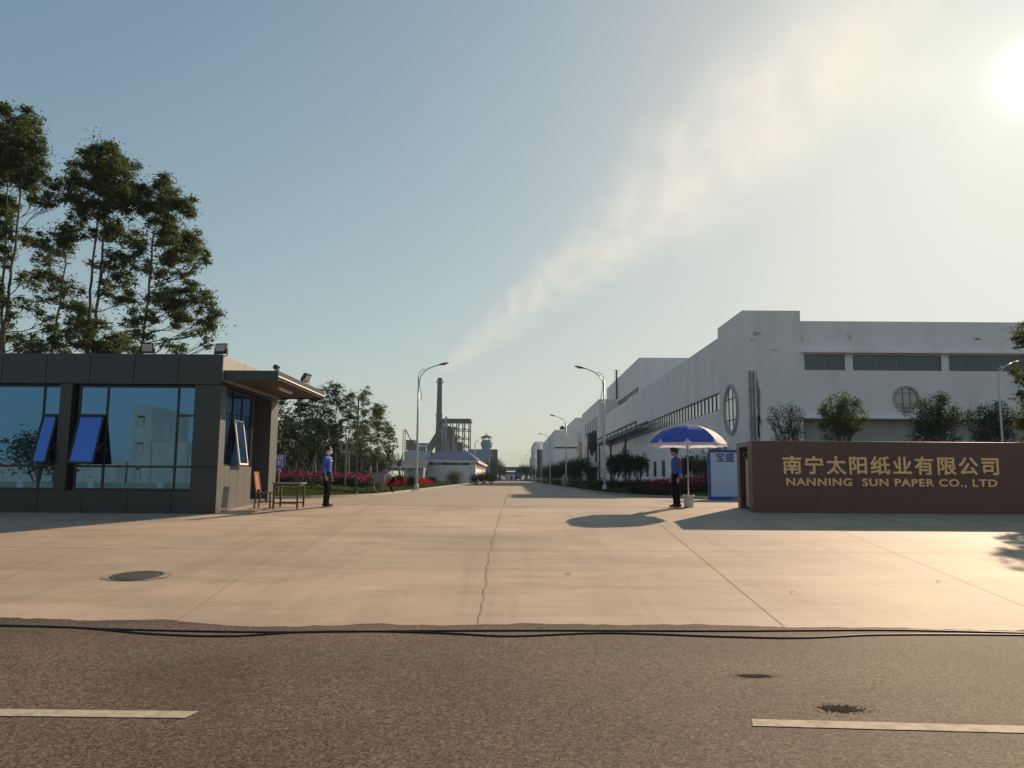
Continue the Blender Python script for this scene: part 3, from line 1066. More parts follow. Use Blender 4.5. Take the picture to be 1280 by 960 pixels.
def floodlight(loc, rz, tilt, label, size=0.34):
    t = thing('floodlight', label, 'floodlight', loc, rz, 'floodlights on the guard house roof')
    mb = MB(); mb.bar((-size / 2 - .02, 0, 0), (-size / 2 - .02, 0, size * .62), 0.03, 0.012); mb.bar((size / 2 + .02, 0, 0), (size / 2 + .02, 0, size * .62), 0.03, 0.012)
    mb.box(-size / 2 - .03, size / 2 + .03, -0.02, 0.02, 0, 0.012)
    local_part(mb, 'bracket', M['black_plastic'], t, False)
    c, s_ = math.cos(tilt), math.sin(tilt)
    def bx(x0, x1, y0, y1, z0, z1, m):
        vs = []
        for z in (z0, z1):
            for y in (y0, y1):
                for x in (x0, x1):
                    vs.append((x, y * c - z * s_, size * .62 + y * s_ + z * c))
        m.add(vs, [(0, 2, 3, 1), (4, 5, 7, 6), (0, 1, 5, 4), (2, 6, 7, 3), (0, 4, 6, 2), (1, 3, 7, 5)])
    mb = MB(); h = size * .42
    bx(-size / 2, size / 2, -0.03, 0.05, -h, h, mb)
    for i in range(6):
        x = -size / 2 + size * (i + .5) / 6
        bx(x - .01, x + .01, 0.05, 0.085, -h * .8, h * .8, mb)
    local_part(mb, 'housing', M['black_plastic'], t, False)
    mb = MB(); bx(-size / 2 + .035, size / 2 - .035, -0.036, -0.031, -h + .055, h - .035, mb)
    local_part(mb, 'lens', M['lens'], t, False)
    return t


M['lens'] = mat('lens', (0.42, 0.42, 0.40), 0.25, var=0.15, scale=30)
p = at(184, 442, GY + 0.2); floodlight((p.x, p.y, GT - 0.02), R(5), R(8), 'black floodlight on the parapet near the big trees, facing the road')
p = at(277, 442, GY + 0.2); floodlight((p.x - 0.02, p.y, GT - 0.02), R(-12), R(-14), 'black floodlight on the corner of the parapet above the canopy')
p = at(376, 477, GY + 3.3); floodlight((xc - 0.06, p.y, zc0 + 0.0), R(78), R(32), 'black floodlight tilted on the outer edge of the canopy')
p = at(349, 466, GY + 0.2); floodlight((xc - 0.05, GY + 0.25, zc0 + 0.0), R(80), R(40), 'small black floodlight on the front tip of the canopy', 0.15)

# ================================================================== SIGN WALL
SY = 22.0
sx0 = at(942, 638, SY).x
szb = ground_z(SY); szt = at(945, 551, SY).z
SX1 = sx0 + 9.2; SYB = SY + 1.5
sg = thing('sign_wall', 'long dark red granite sign wall with gold company lettering beside the gate', 'sign wall', (sx0, SY, szb))
mb = MB()
mb.box(sx0, SX1, SY, SY + 0.42, szb - 0.3, szt)
mb.box(sx0, SX1, SYB - 0.28, SYB, szb - 0.3, szt - 0.002)
mb.box(sx0 + 0.9, sx0 + 1.2, SY + 0.42, SYB - 0.28, szb - 0.3, szt - 0.15)
mb.box(SX1 - 0.25, SX1, SY + 0.42, SYB - 0.28, szb - 0.3, szt - 0.15)
mb.box(sx0, SX1, SY + 0.42, SYB - 0.28, szt - 0.15, szt - 0.001)
mb.build('stone_cladding', M['granite'], sg, bevel=0.008)
a, b = at(979, 595, SY), at(1248, 595, SY)
text_mesh('南宁太阳纸业有限公司', 0.60, 'chinese_lettering', M['gold'], sg, ((a.x + b.x) / 2, SY - 0.001, at(1110, 592.9, SY).z), u, nrm, width=b.x - a.x, extrude=0.012, offset=0.0, bold=0.0115, spacing=1.15, height=at(1110, 570.8, SY).z - at(1110, 592.9, SY).z)
a, b = at(983, 607, SY), at(1246, 607, SY)
text_mesh('NANNING  SUN PAPER CO., LTD', 0.27, 'english_lettering', M['gold'], sg, ((a.x + b.x) / 2, SY - 0.001, at(1110, 609.2, SY).z), u, nrm, width=b.x - a.x, extrude=0.010, offset=0.004, bold=0.004, spacing=1.12, height=at(1110, 598.4, SY).z - at(1110, 609.2, SY).z)
# the folded sliding gate standing in the niche of the sign wall
gt = thing('sliding_gate', 'grey retracted sliding gate end standing in the niche of the sign wall', 'gate', (sx0 + 0.35, SY + 0.8, szb + 0.02))
mb = MB(); mb.box(sx0 + 0.10, sx0 + 0.5, SY + 0.62, SY + 1.0, szb + 0.12, szb + 1.52); mb.build('post', M['gate_paint'] if 'gate_paint' in M else M['concrete_light'], gt, bevel=0.02)
mb = MB(); mb.box(sx0 + 0.06, sx0 + 0.46, SY + 0.58, SY + 1.04, szb + 1.53, szb + 1.72); mb.tube([(sx0 + 0.05, SY + 0.8, szb + 1.62), (sx0 + 0.0, SY + 0.8, szb + 1.62)], 0.06, 14); mb.build('lamp_housing', M['black_plastic'], gt, bevel=0.01)
mb = MB()
for i in range(3):
    mb.bar((sx0 + 0.55 + i * 0.1, SY + 0.65, szb + 0.15), (sx0 + 0.55 + i * 0.1, SY + 0.65, szb + 1.4), 0.03)
    mb.bar((sx0 + 0.55 + i * 0.1, SY + 0.95, szb + 0.15), (sx0 + 0.55 + i * 0.1, SY + 0.95, szb + 1.4), 0.03)
mb.build('bars', M['steel_grey'], gt)
for yy in (SY + 0.66, SY + 0.94):
    MB().tube([(sx0 + 0.2, yy - 0.02, szb + 0.10), (sx0 + 0.2, yy + 0.02, szb + 0.10)], 0.08, 16).build('wheel', M['black_plastic'], gt)

# ================================================================== MAIN WORKSHOP (right)
B1Y = 58.0
c1 = at(927.6, 388, B1Y); B1X = c1.x; B1TOP = c1.z
yt1 = B1X * FPX / (900.5 - 642)               # end of the raised corner
zroof = at(900.5, 422.7, yt1).z
zfr = at(1040, 401.5, B1Y).z
xt1 = at(1000, 395, B1Y).x
B1END = 147.0
b1 = thing('workshop', 'long white workshop with stepped parapet, ribbon windows and stained corner behind the sign wall', 'factory building', (B1X, B1Y, 0))
# street side
zs1, zs0 = at(901, 490.5, yt1).z, at(901, 512.5, yt1).z
ops = []
gw = []
yy = 67.5
while yy < 142:
    gw.append(yy - B1Y); yy += 5.4
for g in gw:
    ops.append((g, g + 2.1, 1.15, 3.0))
U1 = Vector((0, 1, 0)); N1 = Vector((-1, 0, 0))
s0, s1 = yt1 - B1Y, 143.5 - B1Y
ops.append((s0, s1, zs0, zs1))
mb = MB()
mb.facade((B1X, B1Y, -0.1), U1, N1, B1END - B1Y, zroof + 0.1, [(a, b, c + 0.1, d + 0.1) for a, b, c, d in ops], 0.15)
# raised corner, street side and front
mb.facade((B1X, B1Y, zroof), U1, N1, yt1 - B1Y, B1TOP - zroof)
mb.add([(B1X, yt1, zroof), (xt1, yt1, zroof), (xt1, yt1, B1TOP), (B1X, yt1, B1TOP)], [(0, 1, 2, 3)])
mb.add([(xt1, B1Y, zfr), (xt1, yt1, zfr - .3), (xt1, yt1, B1TOP), (xt1, B1Y, B1TOP)], [(0, 1, 2, 3)])
# front: openings for ribbon windows, round window, recessed base
wz1, wz0 = at(1050, 443.5, B1Y).z, at(1050, 463, B1Y).z
zl = at(1080, 523.5, B1Y).z
wins = []
for pa, pb in ((1005.4, 1056.5), (1066, 1177), (1186, 1297), (1306, 1420)):
    wins.append((at(pa, 453, B1Y).x - B1X, at(pb, 453, B1Y).x - B1X))
fl = 62 - B1X
xrec = at(1004, 530, B1Y).x - B1X
mb.facade((B1X, B1Y, -0.1), u, nrm, fl, zfr + 0.1, [(a, b, wz0 + .1, wz1 + .1) for a, b in wins] + [(xrec, fl - 0.5, 0.0, zl + .1)], 0.30)
mb.facade((B1X, B1Y, zfr), u, nrm, xt1 - B1X, B1TOP - zfr)
b1w = mb.build('wall', M['white_wall_old'], b1)
mb = MB(); mb.box(B1X + 0.3, 62, B1Y + 0.3, B1END, zroof - 0.4, zroof - 0.25); mb.box(B1X + 0.02, xt1 - .02, B1Y + .02, yt1 - .02, B1TOP - 0.3, B1TOP - 0.25)
mb.build('roof', M['grey_wall'], b1)
MB().box(B1X + .2, 62, B1END - 0.2, B1END, -0.1, zroof - .3).build('end_wall', M['white_wall'], b1)
MB().box(B1X + xrec - .3, 62, B1Y + 1.25, B1Y + 1.35, -0.1, zl + 0.2).build('recessed_wall', M['grey_wall'], b1)
mb = MB(); mb.box(B1X + xrec - 0.05, 62, B1Y - 0.30, B1Y + 0.05, zl - 0.02, zl + 0.10); mb.build('ledge', M['white_wall'], b1)
mb = MB(); mb.box(at(1001, 441, B1Y).x, 62, B1Y - 0.55, B1Y - 0.003, wz1 + 0.08, wz1 + 0.20); mb.build('window_canopy', M['white_wall_old'], b1)
for a, b in wins:
    mb = MB(); X0, X1 = B1X + a, B1X + b
    nm = max(2, round((b - a) / 1.55))
    for i in range(nm + 1):
        x = X0 + (X1 - X0) * i / nm
        mb.box(max(x - .04, X0), min(x + .04, X1), B1Y + .14, B1Y + .20, wz0 + .05, wz1 - .05)
    mb.box(X0, X1, B1Y + .13, B1Y + .21, wz0, wz0 + .06); mb.box(X0, X1, B1Y + .13, B1Y + .21, wz1 - .06, wz1)
    f = mb.build('window', M['steel_grey'], b1)
    MB().box(X0, X1, B1Y + .165, B1Y + .175, wz0, wz1).build('pane', M['dark_glass'], f)
# ribbon window of the street side: a row of upright bars before pale glazing
mb = MB()
Y0, Y1 = B1Y + s0, B1Y + s1
nm = 58
for i in range(nm + 1):
    y = Y0 + (Y1 - Y0) * i / nm
    mb.box(B1X + .05, B1X + .11, max(y - .06, Y0), min(y + .07, Y1), zs0, zs1 - .08)
mb.box(B1X + .02, B1X + .14, Y0, Y1, zs1 - .09, zs1); mb.box(B1X + .03, B1X + .13, Y0, Y1, zs0, zs0 + .05)
f = mb.build('ribbon_window', M['steel_dark'], b1)
MB().box(B1X + .125, B1X + .135, Y0, Y1, zs0, zs1).build('pane', M['pale_glass'], f)
for g in gw:
    y = B1Y + g
    mb = MB()
    mb.box(B1X + .05, B1X + .11, y, y + .07, 1.15, 3.0); mb.box(B1X + .05, B1X + .11, y + 2.03, y + 2.1, 1.15, 3.0); mb.box(B1X + .05, B1X + .11, y + 1.0, y + 1.08, 1.15, 3.0)
    mb.box(B1X + .051, B1X + .109, y + .07, y + 2.03, 2.93, 3.0); mb.box(B1X + .051, B1X + .109, y + .07, y + 2.03, 1.15, 1.2); mb.box(B1X + .051, B1X + .109, y + .07, y + 2.03, 2.2, 2.26)
    f = mb.build('window', M['steel_dark'], b1)
    MB().box(B1X + .08, B1X + .09, y, y + 2.1, 1.15, 3.0).build('pane', M['dark_glass'], f)


def round_window(c, r, uu, nn, label=None):
    uu, nn, c = Vector(uu), Vector(nn), Vector(c)
    mb = MB(); N = 40
    ring = []
    for (rr, d) in ((r * 1.18, 0.003), (r * 1.18, 0.14), (r * 1.0, 0.14), (r * 1.0, 0.003)):
        ring.append([c + uu * rr * math.cos(2 * math.pi * k / N) + Vector((0, 0, 1)) * rr * math.sin(2 * math.pi * k / N) + nn * d for k in range(N)])
    vs = [p for q in ring for p in q]
    mb.add(vs, [(i * N + k, i * N + (k + 1) % N, (i + 1) * N + (k + 1) % N, (i + 1) * N + k) for i in range(3) for k in range(N)])
    f = mb.build('round_window', M['grey_wall'], b1)
    mb = MB()
    mb.add([c + nn * 0.02] + [c + uu * r * math.cos(2 * math.pi * k / N) + Vector((0, 0, 1)) * r * math.sin(2 * math.pi * k / N) + nn * 0.02 for k in range(N)], [(0, 1 + k, 1 + (k + 1) % N) for k in range(N)])
    mb.build('pane', M['pale_glass'] if abs(nn.x) > .5 else M['round_glass'], f)
    mb = MB()
    for k in (-.33, .33):
        hh = r * math.sqrt(1 - k * k)
        bw = .03 if abs(nn.x) > .5 else .012
        mb.obox(c, uu, nn, k * r - bw, k * r + bw, -hh, hh, .022, .07)
        mb.obox(c, uu, nn, -hh * .86, hh * .86, k * r * 1.5 - bw, k * r * 1.5 + bw, .022, .066)
    mb.build('glazing_bars', M['steel_dark'], f)


yr = B1X * FPX / (915.3 - 642)
round_window((B1X, yr, at(915, 512, yr).z), 27.0 / 970 * yr, U1, N1)
pr = at(1132.5, 498.5, B1Y); round_window((pr.x, B1Y, pr.z), 0.84, u, nrm)
# dark stains: the overgrown streak behind the rain pipes and flaking blotches near the top
M['wall_stain'] = mat('wall_stain', (.60, .575, .55), .9, var=.45, scale=2.5)
M['wall_stain_dark'] = mat('wall_stain_dark', (.24, .23, .21), .95, var=.5, scale=4)
def wall_stain(px, py, rx, rz, seed, m, plane='f', dist=B1Y):
    r = random.Random(seed)
    if plane == 'f':
        c = at(px, py, B1Y)
    else:
        yy = B1X * FPX / (px - 642); c = at(px, py, yy)
    ph = [r.uniform(0, 6.28) for _ in range(3)]; N = 46
    ring = []
    for k in range(N):
        a = 2 * math.pi * k / N
        q = 1 + .25 * math.sin(3 * a + ph[0]) + .18 * math.sin(7 * a + ph[1]) + r.uniform(-.12, .12)
        d, z = rx * q * math.cos(a), rz * q * math.sin(a)
        ring.append((c.x + d, B1Y - .004, c.z + z) if plane == 'f' else (B1X - .004, c.y + d, c.z + z))
    MB().add([(c.x, B1Y - .004, c.z) if plane == 'f' else (B1X - .004, c.y, c.z)] + ring, [(0, 1 + k, 1 + (k + 1) % N) for k in range(N)]).build('wall_stain', M[m], b1)
for q in ((948, 508, .13, 2.4, 1, 'wall_stain_dark'), (945, 535, .42, 1.0, 2, 'wall_stain'), (941, 425, .22, .12, 3, 'wall_stain'), (946, 417, .35, .18, 4, 'wall_stain'), (1003, 422, .10, .32, 5, 'wall_stain'), (1062, 420, .22, .28, 6, 'wall_stain'), (1222, 424, .26, .08, 7, 'wall_stain_dark'), (1010, 426, .08, .14, 8, 'wall_stain'), (968, 438, .3, .07, 11, 'wall_stain')):
    wall_stain(*q)
# rain pipes on the stained corner
for pxx in (938.5, 943):
    p = at(pxx, 520, B1Y)
    mb = MB(); mb.tube([(p.x, B1Y - .1, 0), (p.x, B1Y - .1, at(940, 464, B1Y).z)], 0.07, 10)
    for zz in (2.5, 5, 7.5):
        mb.box(p.x - .1, p.x + .1, B1Y - .19, B1Y - .003, zz, zz + .06)
    mb.build('rain_pipe', M['steel_grey'], b1)


def simple_block(name, label, X, Y, X2, Y2, H, m='white_wall', wins=(), parts=None, roofm='grey_wall'):
    """building with a street side (facing -X) and a front (facing -Y). wins: (face, a, b, z0, z1, count)"""
    t = thing(name, label, 'factory building', (X, Y, 0))
    sops, fops = [], []
    for (face, a, b, z0, z1, cnt, gap) in wins:
        w_ = (b - a) / cnt
        for i in range(cnt):
            o = (a + i * w_ + gap / 2, a + (i + 1) * w_ - gap / 2, z0 + .1, z1 + .1)
            (sops if face == 's' else fops).append(o)
    mb = MB()
    mb.facade((X, Y, -.1), U1, N1, Y2 - Y, H + .1, sops, .25)
    mb.facade((X, Y, -.1), u, nrm, X2 - X, H + .1, fops, .25)
    mb.facade((X, Y2, -.1), u, -nrm, X2 - X, H + .1)
    mb.build('wall', M[m], t)
    mb = MB(); mb.box(X + .25, X2, Y + .25, Y2 - .25, H - .5, H - .3); mb.build('roof', M[roofm], t)
    for o in sops:
        f = MB()
        f.box(X + .1, X + .16, Y + o[0], Y + o[1], o[2] - .1, o[2]); f.box(X + .1, X + .16, Y + (o[0] + o[1]) / 2 - .05, Y + (o[0] + o[1]) / 2 + .05, o[2], o[3] - .1)
        w1 = f.build('window', M['steel_dark'], t)
        MB().box(X + .125, X + .135, Y + o[0], Y + o[1], o[2] - .1, o[3] - .1).build('pane', M['dark_glass'], w1)
    for o in fops:
        f = MB()
        f.box(X + o[0], X + o[1], Y + .1, Y + .16, o[2] - .1, o[2]); f.box(X + (o[0] + o[1]) / 2 - .05, X + (o[0] + o[1]) / 2 + .05, Y + .1, Y + .16, o[2], o[3] - .1)
        w1 = f.build('window', M['steel_dark'], t)
        MB().box(X + o[0], X + o[1], Y + .125, Y + .135, o[2] - .1, o[3] - .1).build('pane', M['dark_glass'], w1)
    return t


# tall block rising behind the workshop roof
c2 = at(799, 447, 123.6); e2 = c2.x * FPX / (759 - 642)
b2 = simple_block('tall_block', 'tall pale block rising behind the workshop roof, open gallery on its street side', c2.x, 123.6, c2.x + 34, e2, c2.z, wins=[('f', 4.6, 8.2, 14.6, 17.6, 1, .1), ('s', 1.2, 32, 13.4, 15.2, 1, .2)])
mb = MB()
mb.bar((c2.x - .06, 124.5, 15.5), (c2.x - .06, 157, 15.5), .12, .2)
for k in range(12):
    mb.bar((c2.x - .06, 125.5 + k * 2.7, 13.4), (c2.x - .06, 125.5 + k * 2.7, 15.4), .09)
mb.bar((c2.x - .06, 124.5, 13.4), (c2.x - .06, 157, 13.4), .10)
mb.build('gallery_rail', M['steel_dark'], b2)
mb = MB(); p = at(769, 472, 149)
mb.bar((c2.x - .3, 149, 9), (c2.x - .3, 149, p.z + 1.5), .28)
for k in range(4):
    mb.bar((c2.x - .9, 149, p.z - .5 + k * .6), (c2.x + .3, 149, p.z - .5 + k * .6), .08)
mb.build('cable_mast', M['steel_dark'], b2)

c3 = at(748.5, 499, 147.5); e3 = c3.x * FPX / (728 - 642)
b3 = simple_block('office_block', 'pale block with two rows of tall windows past the workshop', c3.x, 147.5, c3.x + 26, e3, c3.z, wins=[('s', 2, 30, 9.9, 12.9, 7, 1.7), ('s', 2, 30, 4.2, 8.0, 8, 1.3)])
mb = MB(); mb.box(c3.x - 4.2, c3.x - .003, 148.5, 176, 3.1, 3.9)
for k in range(5):
    mb.box(c3.x - 4.1, c3.x - 3.7, 149 + k * 6.4, 149.4 + k * 6.4, 0, 3.1)
mb.build('porch', M['grey_wall'], b3)
MB().box(c3.x - 3.6, c3.x - 3.5, 149.5, 175, 0, 3.09).build('porch_door', M['dark_glass'], b3)
c4 = at(693.3, 537.5, 247); e4 = c4.x * FPX / (678.5 - 642)
b4 = simple_block('grey_block', 'plain grey block further up the street with a dark band across its front', c4.x, 247, c4.x + 7.2, e4, c4.z, 'grey_wall' if False else 'white_wall', [('s', 40, 58, 9.5, 12.5, 2, 6)])
MB().box(c4.x - .05, c4.x + 7.2, 246.94, 246.99, 10.4, 10.9).build('band', M['steel_dark'], b4)
c5 = at(719.6, 522, 251); e5 = c5.x * FPX / (707 - 642)
b5 = simple_block('rear_block', 'higher white block seen over the grey block, tank on its roof', c5.x, 251, c5.x + 30, e5, c5.z, 'white_wall', [('f', .8, 3.2, 3, 13, 1, .2)])
mb = MB(); p = at(703, 533, 300); mb.lathe([(1.0, 0), (1.0, .9), (.6, 1.3), (.2, 1.4)], 20, (0, 0)); mb.v = [(x + p.x, y + 300, z + p.z - 1.2) for x, y, z in mb.v]
mb.build('roof_tank', M['steel_dark'], b5)
MB().box(c5.x + .5, c5.x + 9, 300, 312, 17, p.z - 1.15).build('tank_plinth', M['white_wall'], b5)
c6 = at(668.3, 552, 352); e6 = c6.x * FPX / (664.3 - 642)
b6 = simple_block('end_block', 'farthest white block at the end of the street on the right', c6.x, 352, c6.x + 5, e6, c6.z, 'white_wall', [('s', 2, 60, 12.2, 13.4, 8, 2), ('s', 2, 60, 6, 8.5, 8, 3), ('f', 1.0, 4.0, 4, 14, 1, .2)])
mb = MB(); mb.box(c6.x - 1.6, c6.x - .01, 360, 380, 0, 10.5); mb.build('annex', M['white_wall'], b6)

# pipe rack and hopper before the office block
pr_ = thing('pipe_rack', 'dark steel pipe rack crossing in front of the workshop ribbon window', 'pipe rack', (14.6, 122, 0))
mb = MB()
ya, yb = 96.0, 142.0
zz = 7.0
for x in (15.2, 16.6):
    for dz in (0, .9):
        mb.bar((x, ya, zz + dz), (x, yb, zz + dz), .2)
k = 0
for i in range(12):
    y = ya + (yb - ya) * i / 11
    mb.bar((15.2, y, zz), (16.6, y, zz), .14); mb.bar((15.2, y, zz), (15.2, y, zz + .9), .1)
mb.build('truss', M['steel_dark'], pr_)
for y in (106, 122, 138):
    MB().bar((15.3, y, 0), (15.3, y, zz), .26).build('leg', M['steel_dark'], pr_)
mb = MB(); mb.tube([(15.9, ya, zz + .3), (15.9, yb, zz + .3)], .22, 10); mb.tube([(15.9, 106, zz + .2), (14.6, 108, 3.2)], .12, 8)
mb.build('pipe', M['steel_grey'], pr_)
hp = thing('dust_hopper', 'dark steel hopper on legs standing on the porch of the office block', 'hopper', (at(740, 565, 152).x, 152, 3.92))
hx = at(740, 565, 152).x
mb = MB(); mb.lathe([(.3, 5.4), (.4, 5.9), (.8, 7.3), (.92, 7.7), (.92, 9.5), (.7, 9.8)], 18, (hx, 152)); mb.build('drum', M['steel_dark'], hp)
for dx, dy in ((-.75, -.75), (.75, -.75), (.75, .75), (-.75, .75)):
    MB().bar((hx + dx, 152 + dy, 3.92), (hx + dx, 152 + dy, 7.9), .14).build('leg', M['steel_dark'], hp)
mb = MB(); mb.tube([(hx, 152, 9.7), (hx + .4, 152, 10.1), (hx + 1.8, 152, 9.4), (hx + 1.9, 152, 8.0)], .2, 10); mb.build('duct', M['steel_dark'], hp)

# ================================================================== FAR PLANT (left of the street)
PY = 420.0


def X(px, y, py=590):
    return at(px, py, y).x


def Z(py, y, px=560):
    return at(px, py, y).z


ch = thing('chimney', 'tall concrete chimney with a ring platform, smoking above the power house', 'chimney', (X(548.8, PY), PY, 0))
cx = X(548.8, PY, 530); ht = Z(472.5, PY, 549)
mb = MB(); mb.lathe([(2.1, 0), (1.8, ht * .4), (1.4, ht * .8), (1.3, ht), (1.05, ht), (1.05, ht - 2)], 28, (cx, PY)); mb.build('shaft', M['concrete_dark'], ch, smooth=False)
mb = MB()
for zz in (ht - 2.6, ht * .62):
    mb.lathe([(1.3, zz), (2.0, zz), (2.0, zz + .25), (1.3, zz + .25)], 28, (cx, PY))
    for k in range(16):
        a = 2 * math.pi * k / 16
        mb.bar((cx + 1.95 * math.cos(a), PY + 1.95 * math.sin(a), zz + .2), (cx + 1.95 * math.cos(a), PY + 1.95 * math.sin(a), zz + 1.1), .1)
mb.build('platform', M['steel_dark'], ch)

phY = 405.0
ph = thing('power_house', 'dark open framed boiler house beside the tall chimney', 'power station', (X(566, phY), phY, 0))
xa, xb = X(547.5, phY, 545), X(586, phY, 545); zt = Z(526, phY, 566)
DX, DYp = xb - xa, 15.0
mb = MB()
nc = 6; nl = 7
for i in range(nc):
    x = xa + DX * i / (nc - 1)
    for y in (phY, phY + DYp):
        mb.box(x - .28, x + .28, y - .28, y + .28, 0, zt)
for j in range(1, nl + 1):
    z = zt * j / nl
    for y in (phY, phY + DYp):
        mb.box(xa - .4, xb + .4, y - .24, y + .24, z - .38, z)
    rb_ = random.Random(60 + j)
    for i in range(nc - 1):
        if rb_.random() < .45:                     # bracing, pipes and plant standing between the floors
            x0_ = xa + DX * i / (nc - 1); x1_ = xa + DX * (i + 1) / (nc - 1)
            mb.bar((x0_, phY + .1, z - zt / nl), (x1_, phY + .1, z), .26)
        mb.box(xa + DX * (i + .2) / (nc - 1), xa + DX * (i + .2 + rb_.uniform(.1, .6)) / (nc - 1), phY + 4, phY + 6, z - zt / nl, z - zt / nl + rb_.uniform(.2, .75) * zt / nl)
    for i in range(nc):
        x = xa + DX * i / (nc - 1)
        mb.box(x - .15, x + .15, phY, phY + DYp, z - .36, z - .1)
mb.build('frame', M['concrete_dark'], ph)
MB().box(xa - 1, xb + 1, phY - 1, phY + DYp + 1, zt, zt + 1.1).build('roof', M['steel_dark'], ph)
mb = MB()
mb.box(xa + .6, xa + DX * .62, phY + 1, phY + DYp - 1, 0, zt * .76)
mb.box(xa + DX * .62, xa + DX * .80, phY + 2, phY + DYp - 2, 0, zt * .64)
mb.box(xa + DX * .80, xb - .6, phY + 3, phY + DYp - 3, 0, zt * .22)
mb.box(xa + DX * .2, xa + DX * .5, phY + 4, phY + DYp - 4, zt * .76, zt * .90)
mb.build('boiler', M['steel_dark'], ph)
mb = MB()
for px, zz in ((553, .93), (560, .66), (566.5, .9), (569, .6)):
    x = X(px, phY); mb.tube([(x, phY - .8, 0), (x, phY - .8, zt * zz)], .7, 10)
mb.build('flue', M['steel_grey'], ph)
mb = MB()
x = X(557, phY); mb.tube([(x, phY - 1.5, 8), (x, phY - 1.5, Z(521, phY))], .55, 12)
mb.build('steam_pipe', M['steel_grey'], ph)
mb = MB(); p0 = Vector((X(535, phY), phY + 3, Z(562, phY))); p1 = Vector((xa + .5, phY + 3, Z(541, phY)))
mb.bar(p0, p1, 3.0, 3.4); mb.bar((X(535, phY), phY + 3, 0), p0, 1.2); 
mb.build('conveyor', M['steel_dark'], ph)
MB().box(X(536, phY), xa - .3, phY, phY + 8, 0, Z(566, phY)).build('annex', M['concrete_dark'], ph)

# lower block with pagoda like turret
tb = thing('turret_building', 'blue grey plant building with a roofed lookout turret right of the power house', 'factory building', (X(604, 400), 400, 0))
xa, xb = X(586, 400, 575), X(621.5, 400, 575); zt = Z(561.5, 400, 604)
MB().box(xa, X(615, 400), 400, 416, 0, zt).build('wall', M['blue_cladding'], tb)
mb = MB()
xr0, xr1 = X(615, 400), xb
for z in np.linspace(2.8, zt, 5):
    mb.box(xr0 + .05, xr1, 400, 415, z - .6, z)
for x in (xr0 + .4, (xr0 + xr1) / 2, xr1 - .4):
    mb.box(x - .35, x + .35, 400.2, 400.9, 0, zt - .05); mb.box(x - .35, x + .35, 414, 414.7, 0, zt - .05)
mb.box(xr0 + .4, xr1 - .8, 405, 409, 0, zt * .8)
mb.build('open_bay', M['concrete_dark'], tb)
xt0, xt1b = X(600.5, 400, 556), X(615, 400, 556); xm = (xt0 + xt1b) / 2; hw = (xt1b - xt0) / 2
mb = MB(); mb.lathe([(hw * .82, zt - .05), (hw * .82, zt + 1), (hw * 1.02, zt + 1.9), (hw * 1.02, zt + 3.9), (hw * .8, zt + 4.2), (hw * .8, zt + 5)], 8, (xm, 406)); mb.build('turret', M['blue_cladding'], tb)
for k in range(8):
    mb = MB()
    a = 2 * math.pi * (k + .5) / 8
    mb.bar((xm + hw * .8 * math.cos(a), 406 + hw * .8 * math.sin(a), zt + 4.9), (xm + hw * .8 * math.cos(a), 406 + hw * .8 * math.sin(a), zt + 6.2), .35)
    mb.build('post', M['concrete_dark'], tb)
mb = MB(); mb.lathe([(hw * 1.12, zt + 6.2), (hw * 1.1, zt + 6.45), (hw * .5, zt + 7.3), (.15, zt + 7.8), (.1, zt + 9.2)], 8, (xm, 406)); mb.build('roof', M['steel_dark'], tb)

# tank house with mast further left
tk = thing('tank_house', 'rust red tank block on a pale base at the far left plant', 'factory building', (X(512, 400), 400, 0))
MB().box(X(506.5, 400), X(517, 400), 400, 410, Z(563, 400), Z(550, 400)).build('tank', M['rust_tank'], tk, bevel=.3)
MB().box(X(505.5, 400), X(537, 400), 399, 412, 0, Z(564, 400)).build('base', M['grey_wall'], tk)
mb = MB()
for i in range(7):
    x = X(519 + i * 3, 400); mb.box(x - .25, x + .25, 401, 401.6, Z(564, 400), Z(554, 400)); mb.box(x - .25, x + .25, 409, 409.6, Z(564, 400), Z(554, 400))
mb.box(X(518, 400), X(537.5, 400), 400.5, 410, Z(556, 400), Z(554, 400)); mb.box(X(518, 400), X(530, 400), 402, 408, Z(564, 400), Z(558, 400))
mb.build('roof_gallery', M['blue_cladding'], tk)
ms = thing('ladder_mast', 'thin ladder mast with a sloping stay left of the rust red tank', 'mast', (X(504, 398), 398, 0))
mb = MB(); z1 = Z(537, 398)
for px in (502.8, 505.4):
    x = X(px, 398); mb.bar((x, 398, 0), (x, 398, z1), .32)
for k in range(16):
    z = z1 * (k + .5) / 16; mb.bar((X(502.8, 398), 398, z), (X(505.4, 398), 398, z), .2)
mb.build('ladder', M['steel_dark'], ms)
mb = MB(); mb.bar((X(505.4, 398), 398, z1), (X(512.5, 398), 398, Z(550, 398)), .5); mb.build('stay', M['steel_dark'], ms)

# blue roofed hall
HY = 118.0
hl = thing('blue_roofed_hall', 'white hall with blue hipped roof and dark ribbon window left of the street', 'hall', (X(566, HY), HY, 0))
xa, xb = X(531.5, HY, 585), X(594.5, HY, 585); zE = Z(575.5, HY); zR = Z(562.5, HY)
HD = 42.0
mb = MB()
zw0, zw1 = Z(581.4, HY), Z(577.6, HY)
mb.facade((xa, HY, -.1), u, nrm, xb - xa, zE + .1, [(.5, (xb - xa) * .30, zw0 + .1, zw1 + .1), ((xb - xa) * .31, (xb - xa) * .88, zw0 + .1, zw1 + .1)], .3)
so = [(1.5 + 4 * i, 4.6 + 4 * i, zw0 - .3, zw1 + .1) for i in range(10)]
mb.facade((xb, HY, -.1), U1, Vector((1, 0, 0)), HD, zE + .1, so, .3)
mb.facade((xa, HY, -.1), U1, N1, HD, zE + .1)
mb.build('wall', M['white_wall'], hl)
